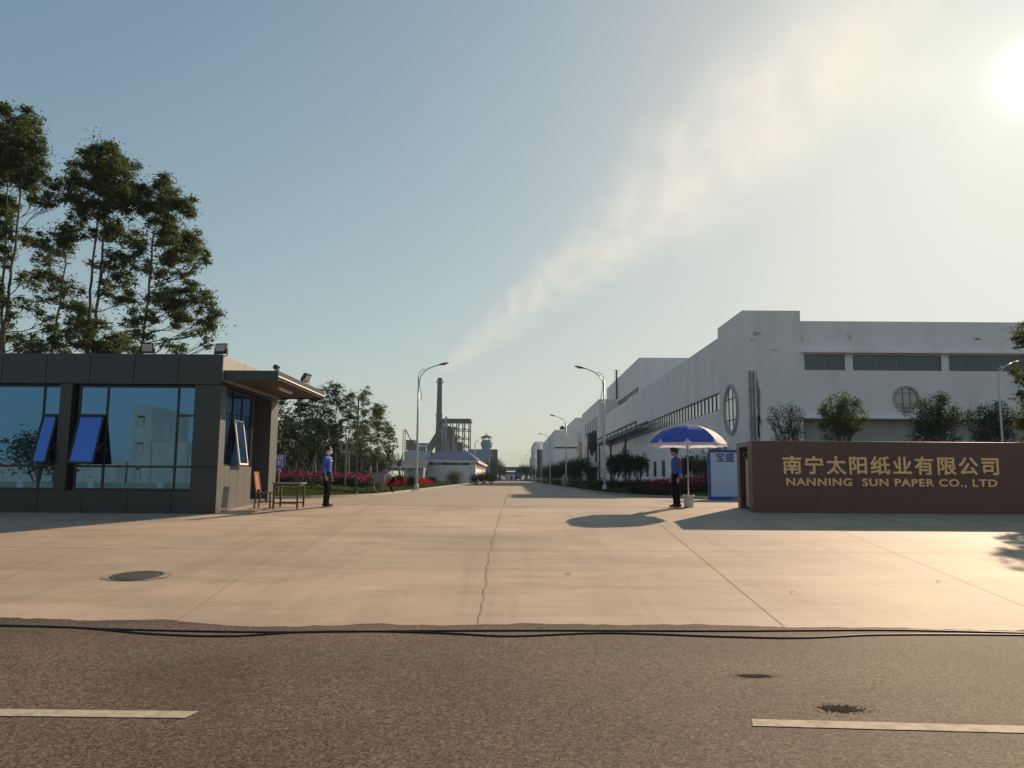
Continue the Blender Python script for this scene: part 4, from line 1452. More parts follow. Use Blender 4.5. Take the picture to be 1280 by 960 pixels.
MB().box(xa + .5, xb - .5, HY + .22, HY + .26, zw0 - .2, zw1 + .2).build('window', M['dark_glass'], hl)
MB().box(xb - .26, xb - .22, HY + 1, HY + HD - 1, zw0 - .8, zw1 + .2).build('window', M['dark_glass'], hl)
mb = MB()
o = .35; hr = 4.6
a0, a1 = xa - o, xb + o; b0, b1_ = HY - o, HY + HD + o
xm = (xa + xb) / 2
vs = [(a0, b0, zE), (a1, b0, zE), (a1, b1_, zE), (a0, b1_, zE), (xm - 2.2, HY + hr, zR), (xm + 2.2, HY + hr, zR), (xm + 2.2, HY + HD - hr, zR), (xm - 2.2, HY + HD - hr, zR)]
mb.add(vs, [(0, 1, 5, 4), (1, 2, 6, 5), (2, 3, 7, 6), (3, 0, 4, 7), (4, 5, 6, 7)])
mb.build('roof', M['roof_blue'], hl)
mb = MB()
mb.box(a0, a1, b0 - .05, b0 + .05, zE - .32, zE + .03); mb.box(a1 - .05, a1 + .06, b0, b1_, zE - .32, zE + .03); mb.box(a0 - .05, a0 + .05, b0, b1_, zE - .32, zE + .03)
mb.build('gutter', M['white_paint'], hl)

# dark shed behind the flower beds, with a white gutter
sh = thing('dark_roofed_shed', 'long low shed with dark roof and white gutter behind the palms', 'shed', (X(480, 112), 112, 0))
xa, xb = X(330, 112), X(529.5, 112)
mb = MB(); mb.facade((xa, 112, -.1), u, nrm, xb - xa, Z(584.5, 112) + .1, [(2 + 5 * i, 5.5 + 5 * i, .8, 1.9) for i in range(4)], .2); mb.facade((xb, 112, -.1), U1, Vector((1, 0, 0)), 10, Z(584.5, 112) + .1); mb.build('wall', M['grey_wall'], sh)
mb = MB(); ze, zr = Z(583.5, 112), Z(574.5, 112)
mb.add([(xa, 111.4, ze), (xb + .4, 111.4, ze), (xb + .4, 117, zr), (xa, 117, zr), (xb + .4, 122.6, ze), (xa, 122.6, ze)], [(0, 1, 2, 3), (3, 2, 4, 5)]); mb.build('roof', M['steel_dark'], sh)
MB().box(xa, xb + .4, 111.3, 111.4, ze - .22, ze + .05).build('gutter', M['white_paint'], sh)

# conveyor bridge over the far end of the street, and the white building beyond
cb = thing('conveyor_bridge', 'dark conveyor bridge spanning the far end of the street', 'bridge', (X(640, 380), 380, 0))
MB().box(X(622, 380), X(668, 380), 380, 383.5, Z(588, 380), Z(583, 380)).build('gallery', M['blue_cladding'], cb)
MB().box(X(624, 380), X(655, 380), 381, 382.5, Z(592, 380), Z(590.3, 380)).build('pipe_bundle', M['steel_dark'], cb)
for px in (625, 658):
    MB().box(X(px, 380) - .5, X(px, 380) + .5, 381, 382.5, 0, Z(588, 380)).build('pier', M['concrete_dark'], cb)
eb = thing('white_shed', 'small white shed closing the view at the end of the street', 'shed', (X(640, 425), 425, 0))
mb = MB(); mb.facade((X(630.5, 425), 425, -.1), u, nrm, X(646, 425) - X(630.5, 425), Z(590, 425), [(2.4, 4.6, .1, 2.8)], .3); mb.box(X(630.5, 425), X(646, 425), 425.35, 435, 0, Z(590, 425) - .1); mb.build('wall', M['white_paint'], eb)
MB().box(X(630, 425), X(646.5, 425), 424.6, 435.4, Z(590, 425) - .09, Z(589.2, 425)).build('roof', M['grey_wall'], eb)

# ================================================================== STREET LAMPS
def make_lamp():
    t = thing('street_lamp', 'x', 'street lamp', (0, 0, 0), 0, 'street lamps along the factory street')
    mb = MB(); mb.tube([(0, 0, 0.05), (0, 0, 1.2), (0, 0, 4), (0, 0, 7.05)], [.082, .078, .064, .046], 14); mb.tube([(0, 0, 7.05), (0.02, 0, 7.25), (.1, 0, 7.38), (.28, 0, 7.5), (.42, 0, 7.54)], [.022] * 5, 8)
    po = mb.build('pole', M['lamp_paint'], t, smooth=True)
    mb = MB(); mb.box(-.20, .20, -.20, .20, 0, .03); mb.lathe([(.14, .03), (.14, .30), (.11, .36)], 14)
    for sx in (-.15, .15):
        for sy in (-.15, .15):
            mb.lathe([(.02, .03), (.02, .07)], 6, (sx, sy))
    mb.build('base', M['lamp_paint'], t)
    MB().box(.085, .105, -.05, .05, .6, .95).build('service_door', M['steel_grey'], po)
    pts = [(.05, 0, 5.55), (.17, 0, 5.62), (.22, 0, 5.8), (.17, 0, 6.1), (.07, 0, 6.45), (.06, 0, 6.75), (.13, 0, 7.05), (.30, 0, 7.32), (.55, 0, 7.52), (.9, 0, 7.68), (1.25, 0, 7.8)]
    mb = MB(); mb.tube(pts, [.02, .022, .024, .026, .028, .03, .033, .035, .035, .034, .032], 10)
    mb.build('arm', M['lamp_paint'], t, smooth=True)
    mb = MB()
    N = 12
    prof = [(1.15, .03, .03), (1.25, .08, .05), (1.45, .15, .075), (1.65, .16, .07), (1.82, .11, .05), (1.88, .03, .02)]
    vs = []
    for (x, w_, h_) in prof:
        for k in range(N):
            a = 2 * math.pi * k / N
            vs.append((x, w_ * math.cos(a), 7.78 + (x - 1.2) * .22 + h_ * math.sin(a) * (1 if math.sin(a) > 0 else .6)))
    fs = [(i * N + k, i * N + (k + 1) % N, (i + 1) * N + (k + 1) % N, (i + 1) * N + k) for i in range(len(prof) - 1) for k in range(N)]
    mb.add(vs, fs + [tuple(range(N)), tuple((len(prof) - 1) * N + k for k in range(N))])
    hd = mb.build('lamp_head', M['steel_dark'], t, smooth=True)
    mb = MB(); mb.blob((1.52, 0, 7.81), (.2, .1, .035), 12, 6); mb.build('lens', M['lens'], hd, smooth=True)
    return t


lamp0 = make_lamp()
p = on_ground(523, 615); lamp0.location = (-5.95, 48.2, 0.07); lamp0['label'] = 'white street lamp left of the street by the red flower bed, head over the chimney'
for i, (x, y, lab) in enumerate(((5.78, 49.3, 'nearest street lamp on the right, before the office block and left of the umbrella'), (5.95, 87.5, 'second street lamp on the right, standing by the pale boulder'),
                                 (5.9, 124, 'third street lamp on the right, before the clipped trees'), (5.9, 163, 'fourth street lamp on the right, seen against the grey block'),
                                 (5.9, 203, 'fifth street lamp on the right, below the end block'), (5.9, 240, 'sixth street lamp on the right, far up the street'),
                                 (5.9, 278, 'seventh street lamp on the right, near the dark truck'), (5.9, 318, 'farthest street lamp on the right of the street'))):
    place_copy(lamp0, (x, y, 0.07), math.pi, lab)
for x, y, lab in ((-6.9, 140, 'street lamp beside the corner of the blue roofed hall'), (-6.9, 225, 'far left street lamp by the trees at the street end')):
    place_copy(lamp0, (x, y, 0.07), 0, lab)
p = at(1251, 552, 45)
place_copy(lamp0, (p.x + .1, 45, 0.0), R(20), 'white street lamp behind the right end of the sign wall')

# ================================================================== TREES
def leaves(rng, clumps, n_per_m3, size, aspect=0.35, droop=0.5, shell=0.55, cap=None, up=0.0):
    """many single leaves spread through ellipsoidal clumps (c, (rx, ry, rz))"""
    P, F = [], []
    for c, r in clumps:
        vol = 4.19 * r[0] * r[1] * r[2]
        n = int(n_per_m3 * vol)
        if cap: n = min(n, cap)
        n = max(n, 12)
        d = rng.normal(size=(n, 3)); d /= np.linalg.norm(d, axis=1)[:, None]
        q = rng.uniform(0, 1, n) ** shell
        q *= 1 + 0.22 * np.sin(d[:, 0] * 5 + c[0] * 3) * np.sin(d[:, 2] * 4 + c[2] * 5) + 0.15 * rng.normal(size=n) * (q > .7)
        pos = np.array(c)[None, :] + d * np.array(r)[None, :] * q[:, None]
        ax = rng.normal(size=(n, 3)); ax[:, 2] = ax[:, 2] * .5 - droop + up
        ax /= np.linalg.norm(ax, axis=1)[:, None]
        b = np.cross(ax, rng.normal(size=(n, 3))); b /= np.linalg.norm(b, axis=1)[:, None] + 1e-9
        s = size * rng.uniform(.6, 1.35, n)[:, None]
        v0 = pos; v2 = pos + ax * s; mid = pos + ax * s * .45
        nrm_ = np.cross(ax, b)
        v1 = mid + b * s * aspect * .5 + nrm_ * s * .06; v3 = mid - b * s * aspect * .5 + nrm_ * s * .06
        P.append(np.stack([v0, v1, v2, v3], 1).reshape(-1, 3))
    return np.concatenate(P)


def leaf_object(name, V, m, parent):
    n = len(V) // 4
    me = bpy.data.meshes.new(name)
    off = np.array(root_loc(parent)) if parent is not None else 0
    me.vertices.add(len(V)); me.vertices.foreach_set('co', (V - off).astype(np.float32).ravel())
    me.loops.add(4 * n); me.loops.foreach_set('vertex_index', np.arange(4 * n, dtype=np.int32))
    me.polygons.add(n)
    me.polygons.foreach_set('loop_start', np.arange(0, 4 * n, 4, dtype=np.int32))
    me.polygons.foreach_set('loop_total', np.full(n, 4, dtype=np.int32))
    me.update(calc_edges=True)
    me.materials.append(m)
    o = bpy.data.objects.new(name, me); COL.objects.link(o)
    if parent is not None: o.parent = parent
    return o


def limb(mb, a, b, r0, r1, rng, n=5, sag=0.06):
    a, b = np.array(a, float), np.array(b, float)
    L = np.linalg.norm(b - a)
    pts = []
    for i in range(n + 1):
        t = i / n
        w = math.sin(math.pi * t)
        pts.append(a + (b - a) * t + rng.normal(size=3) * L * sag * w * .5 + np.array([0, 0, -L * .05 * w]))
    mb.tube(pts, [r0 + (r1 - r0) * i / n for i in range(n + 1)], 6)
    return pts


def clump_tree(name, label, stems, clumps, leafm, density, size, seed, group=None, barkm='bark', r0=0.095, twig=3, aspect=.35, droop=.5, shell=.55):
    """tree whose stems (lists of points) carry clumps of leaves; limbs run from the nearest stem point below"""
    rng = np.random.default_rng(seed)
    base = stems[0][0]
    t = thing(name, label, 'tree', tuple(base), 0, group)
    mb = MB()
    spts = []
    for st in stems:
        n = len(st)
        fine = []
        for i in range(n - 1):
            for k in range(6):
                q = k / 6
                fine.append(np.array(st[i]) * (1 - q) + np.array(st[i + 1]) * q)
        fine.append(np.array(st[-1]))
        fine = [p + rng.normal(size=3) * .025 * (1 if 0 < i < len(fine) - 1 else 0) for i, p in enumerate(fine)]
        rr = [r0 * (1 - .85 * i / (len(fine) - 1)) for i in range(len(fine))]
        mb.tube(fine, rr, 10)
        spts += [(p, r) for p, r in zip(fine, rr)]
    for c, r in clumps:
        c = np.array(c)
        best = min(spts, key=lambda s: np.linalg.norm((s[0] - c) * np.array([1, 1, .7])) + (3 if s[0][2] > c[2] - .25 * np.hypot(*(s[0] - c)[:2]) else 0))
        e = limb(mb, best[0], c, max(.014, best[1] * .42), .012, rng)
        for k in range(twig):
            d = rng.normal(size=3); d /= np.linalg.norm(d)
            limb(mb, e[3], c + d * np.array(r) * .75, .012, .005, rng, 3)
    mb.build('trunk', M[barkm], t, smooth=True)
    # leaves sit in small tufts at the twig ends rather than filling a ball
    tufts = []
    for c, r in clumps:
        k = max(8, int(15 * (r[0] / .8) ** 1.4))
        for _ in range(k):
            d = rng.normal(size=3); d /= np.linalg.norm(d)
            q = rng.uniform(.2, 1.08)
            s = rng.uniform(.22, .40)
            tufts.append((np.array(c) + d * np.array(r) * q, (r[0] * s, r[1] * s, r[2] * s * .75)))
    loose = [(c, (r[0] * 1.12, r[1] * 1.12, r[2] * 1.1)) for c, r in clumps]      # single sprays between the tufts
    leaf_object('crown', np.concatenate([leaves(rng, tufts, density, size, aspect, droop, shell), leaves(rng, loose, density * .05, size * .9, aspect, droop, .45)]), M[leafm], t)
    return t


def px_tree(name, label, Y, stems_px, clumps_px, base_z, seed, group, jit=1.0, **kw):
    rr = np.random.default_rng(seed + 100)
    stems = []
    for st in stems_px:
        pts = [tuple(at(px, py, Y)) for px, py in st]
        b = (pts[0][0] - .1, pts[0][1], base_z)
        stems.append([b] + pts)
    cl = []
    for px, py, r in clumps_px:
        rm = r / FPX * Y
        y = Y + rr.uniform(-1, 1) * jit * max(rm, .9) * 1.5
        c = at(px, py, y)
        cl.append((tuple(c), (rm * 1.15, rm * 1.25, rm)))
        a_ = rr.uniform(0, 6.28)
        c2_ = at(px + r * 1.15 * math.cos(a_), py + r * .9 * math.sin(a_), y + rr.uniform(-1, 1) * rm)
        cl.append((tuple(c2_), (rm * .72, rm * .8, rm * .62)))
    return clump_tree(name, label, stems, cl, kw.pop('leafm', 'leaf_euc'), kw.pop('density', 3000), kw.pop('size', .155), seed, group, **kw)


g_euc = 'tall slender trees behind the guard house'
px_tree('tall_tree', 'tallest slender tree behind the guard house, cut by the left picture edge', 33,
        [[(4, 440), (10, 370), (20, 300), (27, 220), (24, 160)], [(0, 440), (4, 350), (9, 270), (8, 200)]],
        [(20, 148, 20), (42, 162, 16), (4, 165, 20), (52, 182, 12), (25, 185, 24), (47, 205, 17), (60, 228, 12), (10, 212, 22), (32, 228, 20), (66, 245, 11), (0, 245, 20), (45, 250, 13), (8, 280, 14), (30, 292, 12), (-12, 300, 22), (5, 325, 14), (28, 350, 10), (-15, 370, 20), (14, 383, 14), (4, 420, 16), (32, 424, 14), (46, 432, 12), (60, 400, 11), (20, 440, 14), (-30, 200, 30), (-35, 260, 30)],
        0, 11, g_euc)
px_tree('tall_tree', 'thin low crowned tree between the two tallest trees behind the guard house', 34.5,
        [[(65, 440), (73, 390), (80, 335), (85, 290)]],
        [(85, 292, 18), (66, 302, 16), (50, 306, 13), (34, 302, 9), (76, 318, 14), (60, 344, 16), (44, 352, 13), (80, 352, 13), (92, 362, 11), (62, 372, 11), (45, 385, 12), (70, 422, 14), (58, 438, 14), (80, 440, 12), (52, 325, 10)],
        0, 12, g_euc, r0=.085)
px_tree('tall_tree', 'twin stemmed tall tree with dense domed top, middle of those behind the guard house', 33.5,
        [[(108, 440), (114, 350), (123, 260), (126, 200)], [(116, 440), (126, 340), (133, 255), (138, 205)]],
        [(127, 188, 20), (108, 204, 17), (148, 203, 17), (96, 228, 17), (125, 224, 26), (158, 224, 18), (89, 250, 14), (145, 248, 21), (110, 254, 20), (166, 250, 11), (128, 268, 14), (150, 285, 18), (132, 294, 13), (165, 300, 14), (146, 322, 15), (122, 332, 10), (170, 326, 15), (150, 346, 15), (130, 362, 11), (156, 374, 17), (105, 388, 17), (95, 410, 16), (120, 404, 17), (80, 382, 11), (110, 430, 18), (140, 430, 14), (104, 290, 10), (98, 270, 9), (82, 425, 12), (130, 440, 16)],
        0, 13, g_euc)
px_tree('tall_tree', 'rightmost tall tree behind the guard house with a low side branch to the right', 34,
        [[(177, 440), (184, 380), (190, 320), (198, 250), (203, 226)]],
        [(203, 233, 19), (190, 254, 20), (221, 260, 21), (205, 284, 21), (234, 298, 19), (215, 318, 20), (246, 308, 14), (182, 300, 13), (240, 328, 12), (190, 338, 14), (252, 322, 9), (222, 340, 8), (205, 378, 18), (236, 368, 18), (256, 384, 17), (266, 404, 15), (228, 400, 17), (262, 424, 10), (178, 400, 16), (152, 425, 17), (246, 412, 9), (190, 372, 12), (215, 432, 9), (170, 440, 13), (228, 440, 10), (182, 420, 12)],
        0, 14, g_euc, r0=.085)

# young grove behind the flower bed, each tree staked
def grove_tree(px, py_top, Y, wpx, label, seed, low=0.42, leafm='leaf_dark', lean=0.0, stake=False, barkm='bark', pal=False):
    rng = np.random.default_rng(seed)
    top = at(px, py_top, Y)
    h = top.z
    w = wpx / FPX * Y / 2
    stems = [[(top.x - lean, Y, 0), (top.x - lean * .6, Y, h * .4), (top.x, Y, h * .93)]]
    cl = []
    n = 17
    for i in range(n):
        t = low + (1 - low) * (i + .5) / n
        prof = math.sin(math.pi * (t - low) / (1 - low) * .82 + .35)
        a = i * 2.4 + rng.uniform(-.5, .5)
        rad = w * prof * rng.uniform(.25, .75)
        r = w * rng.uniform(.36, .56)
        cl.append(((top.x + rad * math.cos(a), Y + rad * math.sin(a), h * t - r * .3), (r, r, r * .85)))
    cl.append(((top.x, Y, h - w * .3), (w * .32, w * .32, w * .3)))
    t = clump_tree('young_tree', label, stems, cl, leafm, 1700, .15, seed, 'young trees behind the flower bed', barkm, .075, 2)
    if stake:
        mb = MB()
        for k in range(3):
            a = 2 * math.pi * k / 3 + .5
            mb.tube([(top.x - lean + 1.1 * math.cos(a), Y + 1.1 * math.sin(a), 0), (top.x - lean + .08 * math.cos(a), Y + .08 * math.sin(a), 1.9)], .035, 6)
        mb.build('stakes', M['bark_pale'], t)
    return t


G = [
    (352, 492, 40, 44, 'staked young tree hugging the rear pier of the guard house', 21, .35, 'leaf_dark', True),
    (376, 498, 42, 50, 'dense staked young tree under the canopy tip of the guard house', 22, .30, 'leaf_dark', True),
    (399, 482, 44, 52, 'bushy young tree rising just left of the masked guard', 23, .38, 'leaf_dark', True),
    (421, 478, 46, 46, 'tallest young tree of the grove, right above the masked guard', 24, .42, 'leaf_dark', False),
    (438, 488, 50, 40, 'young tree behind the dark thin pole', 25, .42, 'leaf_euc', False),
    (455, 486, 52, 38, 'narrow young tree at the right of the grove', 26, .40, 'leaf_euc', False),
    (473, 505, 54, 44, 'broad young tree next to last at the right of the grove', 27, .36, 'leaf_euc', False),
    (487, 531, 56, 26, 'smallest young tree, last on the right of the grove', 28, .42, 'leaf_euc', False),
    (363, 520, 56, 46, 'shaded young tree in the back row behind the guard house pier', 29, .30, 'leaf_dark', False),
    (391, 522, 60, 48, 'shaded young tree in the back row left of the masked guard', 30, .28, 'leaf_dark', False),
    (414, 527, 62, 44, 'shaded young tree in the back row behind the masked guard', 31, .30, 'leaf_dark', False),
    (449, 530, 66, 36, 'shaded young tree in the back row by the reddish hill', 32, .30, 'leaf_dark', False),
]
for (px, py, Y, w_, lab, sd, low, lm, stk) in G:
    grove_tree(px, py, Y, w_, lab, sd, low, lm, 0.08 * ((sd % 3) - 1), stk, 'bark_pale' if sd % 2 else 'bark')

# palms
def palm(px, py_top, Y, w_, label, seed):
    rng = np.random.default_rng(seed)
    top = at(px, py_top, Y); h = top.z
    t = thing('palm_tree', label, 'palm', (top.x, Y, 0), 0, 'young palms by the shed')
    mb = MB(); mb.tube([(top.x, Y, 0), (top.x + .05, Y, h * .35), (top.x, Y, h * .62)], [.17, .12, .10], 10); mb.build('trunk', M['bark_pale'], t, smooth=True)
    L = w_ / FPX * Y / 2
    V = []
    nf = 16
    for i in range(nf):
        a = 2 * math.pi * i / nf + rng.uniform(-.15, .15); e = rng.uniform(.35, 1.25)
        prev = None
        for k in range(14):
            s = k / 13
            x = L * 1.15 * s * math.cos(e * (1 - .2 * s))
            z = h * .62 + (h * .38) * 1.5 * s * math.sin(e) - L * .75 * s * s * (1.3 - e * .6)
            p = np.array([top.x + x * math.cos(a), Y + x * math.sin(a), z])
            if prev is not None:
                d = p - prev; side = np.array([-math.sin(a), math.cos(a), 0])
                for sg_ in (-1, 1):
                    w2 = L * .34 * (1 - s * .6)
                    tip = p + side * sg_ * w2 * .8 + d * .6 + np.array([0, 0, -w2 * .5])
                    V += [prev, prev * .5 + p * .5 + d * .1, tip, p * .2 + prev * .8 + np.array([0, 0, -.01])]
                V += [prev + side * .012, p + side * .012, p - side * .012, prev - side * .012]
            prev = p
    leaf_object('fronds', np.array(V), M['leaf_dark'], t)


palm(485, 560, 80, 19, 'young palm with upright fronds left of the flagpole shed', 41)
palm(499.5, 567, 84, 21, 'low palm with drooping fronds before the dark shed roof', 42)
palm(463, 566, 70, 24, 'low palm half hidden at the foot of the young grove', 43)


def bush(name, label, cat, X_, Y, z0_, w_, d_, h_, seed, leafm='leaf_dark', size=.09, dens=None, group=None, stem=0.0, lumps=9, n_leaf=4200, kind=None):
    rng = np.random.default_rng(seed)
    z0 = lawn_z(X_, Y) - .03 if z0_ > 0 else z0_
    if z0_ > 0: h_ = max(h_ - z0 * .8, .5)
    t = thing(name, label, cat, (X_, Y, z0), 0, group)
    hc = h_ - stem
    cl = []
    for i in range(lumps):
        a = rng.uniform(0, 6.28); q = rng.uniform(0, .62)
        r = rng.uniform(.34, .55)
        cl.append(((X_ + w_ / 2 * q * math.cos(a), Y + d_ / 2 * q * math.sin(a), z0 + stem + hc * rng.uniform(.3, .66)), (w_ / 2 * r, d_ / 2 * r, hc * .5 * r * 1.2)))
    cl.append(((X_, Y, z0 + stem + hc * .48), (w_ * .44, d_ * .44, hc * .47)))
    vol = sum(4.19 * r[0] * r[1] * r[2] for _, r in cl)
    mb = MB()
    for k in range(5):
        a = k * 1.26 + .4
        limb(mb, (X_ + .05 * math.cos(a), Y + .05 * math.sin(a), z0 - .05), (X_ + w_ * .28 * math.cos(a), Y + d_ * .28 * math.sin(a), z0 + stem + hc * .55), .03 + .012 * h_, .012, rng)
    mb.build('stems' if stem < .5 else 'trunk', M['bark'], t, smooth=True)
    leaf_object('crown', leaves(rng, cl, n_leaf / vol, size, .5, .1, .45), M[leafm], t)
    return t


# clipped trees in a row along the right kerb
for i, (y, r, lab) in enumerate(((96, 3.4, 'first clipped round tree of the row along the right kerb, behind the boulder'), (108, 3.4, 'second clipped round tree along the right kerb'),
                                 (121, 3.6, 'third clipped round tree along the right kerb'), (135, 3.6, 'fourth clipped round tree along the right kerb'), (151, 3.8, 'fifth clipped round tree along the right kerb'), (170, 4.0, 'sixth clipped round tree along the right kerb'), (192, 4.2, 'seventh clipped round tree along the right kerb'), (220, 4.4, 'eighth clipped round tree along the right kerb'), (255, 4.6, 'last clipped round tree along the right kerb'))):
    bush('clipped_tree', lab, 'tree', 8.5 - .004 * y, y, .05, r, r * 1.2, 3.7 + (y - 96) * .006, 60 + i, 'leaf_dark', .16, None, 'clipped trees along the right kerb', .3, 9, 5200)
# spreading low trees by the right lawn
for i, (px, y, w_, h_, lab) in enumerate(((769, 62, 2.0, 2.9, 'low bushy tree left of the umbrella, nearest the office block'), (783, 60, 2.4, 3.1, 'middle of the three low bushy trees left of the umbrella'), (798, 62, 1.9, 2.8, 'low bushy tree left of the umbrella, next to the umbrella'))):
    bush('bushy_tree', lab, 'tree', X(px, y), y, .05, w_, 1.8, h_, 80 + i, 'leaf_dark', .14, None, 'low bushy trees on the right lawn', .9, 8, 3800)
# dark hedge and shrubs on the right lawn
rng0 = random.Random(9)
for i in range(14):
    px = 742 + i * 11.5
    y = 55 - i * 1.05 + rng0.uniform(-.8, .8)
    bush('hedge_shrub', ['dark hedge shrub %s of the right lawn hedge' % w for w in ('at the far end', 'second from the far end', 'third from the far end', 'fourth from the far end', 'fifth from the far end', 'sixth from the far end', 'seventh from the far end', 'seventh from the near end', 'sixth from the near end', 'fifth from the near end', 'fourth from the near end', 'third from the near end', 'second from the near end', 'at the near end')][i], 'shrub', X(px, y), y, .05, 1.25, 1.2, .85 + rng0.uniform(-.1, .15), 100 + i, ['leaf_dark', 'leaf_maroon', 'leaf_dark'][i % 3], .08, None, 'hedge shrubs on the right lawn', 0, 6, 1500)
for i, (px, y, h_, w_, lab) in enumerate(((862, 42, 2.3, 1.5, 'small open tree behind the umbrella pole'), (878, 41, 2.1, 1.3, 'small open tree between the umbrella pole and the white hoarding'), (895, 45, 3.1, 2.6, 'leafy tree rising over the white hoarding roof'))):
    bush('small_tree', lab, 'tree', X(px, y), y, .05, w_, w_, h_, 130 + i, 'leaf_olive' if i == 1 else 'leaf_dark', .11, None, 'small trees by the white hoarding', .5, 8, 1600)

# shrubs beside the blue roofed hall
for i, (px, y, w_, h_, lm, lab) in enumerate(((568, 92, 2.9, 2.0, 'leaf_olive', 'olive round bush in front of the blue roofed hall'), (596, 100, 2.2, 1.7, 'leaf_dark', 'dark bush at the right corner of the blue roofed hall'), (604, 104, 2.4, 1.9, 'leaf_olive', 'yellowish bush beside the hall, next to the street'), (614, 120, 2.4, 1.8, 'leaf_olive', 'last bush beside the street past the hall'), (540, 90, 1.6, 1.0, 'leaf_dark', 'small dark bush under the hall front near the lamp'))):
    bush('round_bush', lab, 'shrub', X(px, y), y, .05, w_, w_, h_, 140 + i, lm, .12, None, 'bushes beside the blue roofed hall', 0, 8, 3000)
# maroon and dark bushes behind the flowers
for i, (px, lm, lab) in enumerate(((424, 'leaf_dark', 'dark bush behind the flower bed, right of the masked guard'), (438, 'leaf_dark', 'dark bush behind the flower bed by the dark pole'), (452, 'leaf_maroon', 'maroon bush behind the flower bed, left of the notice board'), (464, 'leaf_dark', 'dark bush behind the notice board'), (500, 'leaf_dark', 'dark bush right of the stooping gardener'), (512, 'leaf_dark', 'dark bush behind the flowers near the left lamp'))):
    bush('garden_bush', lab, 'shrub', X(px, 54), 54 + i % 2, .05, 1.1, 1.0, 1.15, 150 + i, lm, .09, None, 'bushes behind the flower bed', 0, 7, 1500)
# trees at the far end
for i, (px, y, w_, h_, lab) in enumerate(((617, 235, 6, 7.6, 'dark tree at the street end left, beside the turret building'), (624, 250, 5, 7.4, 'dark tree at the street end, left of the conveyor bridge'), (628, 300, 4, 6.0, 'small dark tree touching the left end of the conveyor bridge'), (655, 300, 5, 6.9, 'dark tree at the street end, right of the conveyor bridge'), (661, 290, 5, 6.3, 'dark tree under the end block at the street end'), (650, 330, 4, 5.4, 'small dark tree behind the parked truck'))):
    bush('far_tree', lab, 'tree', X(px, y), y, 0, w_, w_, h_, 160 + i, 'leaf_dark', .3, None, 'trees at the far end of the street', 1.2, 9, 3200)
# trees far left, behind the grove
for i, (px, y, w_, h_, lab) in enumerate(((350, 84, 6, 6.5, 'dark background tree behind the guard house pier'), (378, 88, 6, 6.0, 'dark background tree behind the left of the grove'), (402, 90, 6, 5.6, 'dark background tree behind the masked guard'), (450, 96, 5, 4.6, 'dark background tree right of the reddish hill'), (470, 98, 5, 4.2, 'dark background tree behind the palms'), (425, 94, 4, 3.6, 'low background tree below the reddish hill'))):
    bush('background_tree', lab, 'tree', X(px, y), y, 0, w_, w_, h_, 170 + i, 'leaf_dark', .2, None, 'background trees behind the grove', .8, 9, 4200)

# trees behind the sign wall, before the workshop front
def vase_tree(px, py_top, Y, wpx, label, seed, leafm='leaf_dark', n_leaf=7000, bare=False, size=.11):
    rng = np.random.default_rng(seed)
    top = at(px, py_top, Y); h = top.z; w = wpx / FPX * Y / 2
    t = thing('vase_tree', label, 'tree', (top.x, Y, 0), 0, 'trees behind the sign wall')
    mb = MB(); tips = []
    fork = h * .36
    mb.tube([(top.x, Y, 0), (top.x + .03, Y, fork * .5), (top.x, Y, fork)], [.12, .10, .09], 10)
    for k in range(13):
        a = k * 2.4; q = math.sqrt((k + .5) / 13)
        e = (top.x + w * .8 * q * math.cos(a), Y + w * .8 * q * math.sin(a), h * (.93 - .22 * q * q) + rng.uniform(-.15, .1))
        s = (top.x + .06 * math.cos(a), Y + .06 * math.sin(a), fork * rng.uniform(.8, 1.0))
        pts = limb(mb, s, e, .045, .012, rng, 6, .08)
        for j in (3, 4, 5):
            for _ in range(2):
                d = rng.normal(size=3); d[2] = abs(d[2]) * .9 + .2; d /= np.linalg.norm(d)
                q2_ = pts[j] + d * w * .42
                limb(mb, pts[j], q2_, .012, .004, rng, 3)
                tips.append((q2_, 1))
        tips.append((np.array(e), 1))
    mb.build('trunk', M['bark'], t, smooth=True)
    cl = []
    for p_, _ in tips:
        if bare and rng.uniform() < .3: continue
        r = w * rng.uniform(.16, .27)
        cl.append((p_ + rng.normal(size=3) * w * .05, (r, r, r * .9)))
    vol = sum(4.19 * r[0] * r[1] * r[2] for _, r in cl)
    leaf_object('crown', leaves(rng, cl, n_leaf / vol, size, .4, .15, .5), M[leafm], t)
    return t


vase_tree(983, 495, 43, 66, 'twiggy dark tree nearest the stained corner, behind the sign wall', 201, 'leaf_dark', 3000, True, .10)
vase_tree(1051, 482, 42, 66, 'round leafy tree behind the sign wall, left of the round window', 202, 'leaf_euc', 8500, False, .12)
vase_tree(1167, 487, 42, 82, 'broad dark tree behind the sign wall, right of the round window', 203, 'leaf_dark', 9000, False, .12)
vase_tree(1240, 497, 49, 76, 'dark tree behind the street lamp at the right of the sign wall', 204, 'leaf_dark', 9000, False, .12)
px_tree('roadside_tree', 'sunlit loose tree cut by the right picture edge, behind the sign wall', 25,
        [[(1300, 640), (1296, 560), (1300, 480), (1310, 430)]],
        [(1276, 432, 10), (1292, 420, 20), (1312, 415, 26), (1274, 470, 8), (1288, 462, 16), (1308, 460, 26), (1280, 500, 10), (1296, 505, 20), (1274, 530, 6), (1292, 535, 15), (1310, 530, 28), (1330, 450, 34), (1335, 510, 34)],
        0, 205, None, leafm='leaf_olive', density=2600, size=.12, r0=.10)

# ================================================================== FLOWERS AND GRASS
def flower_bed(name, poly_px, y0, y1, x0f, x1f, n, seed, m):
    pass


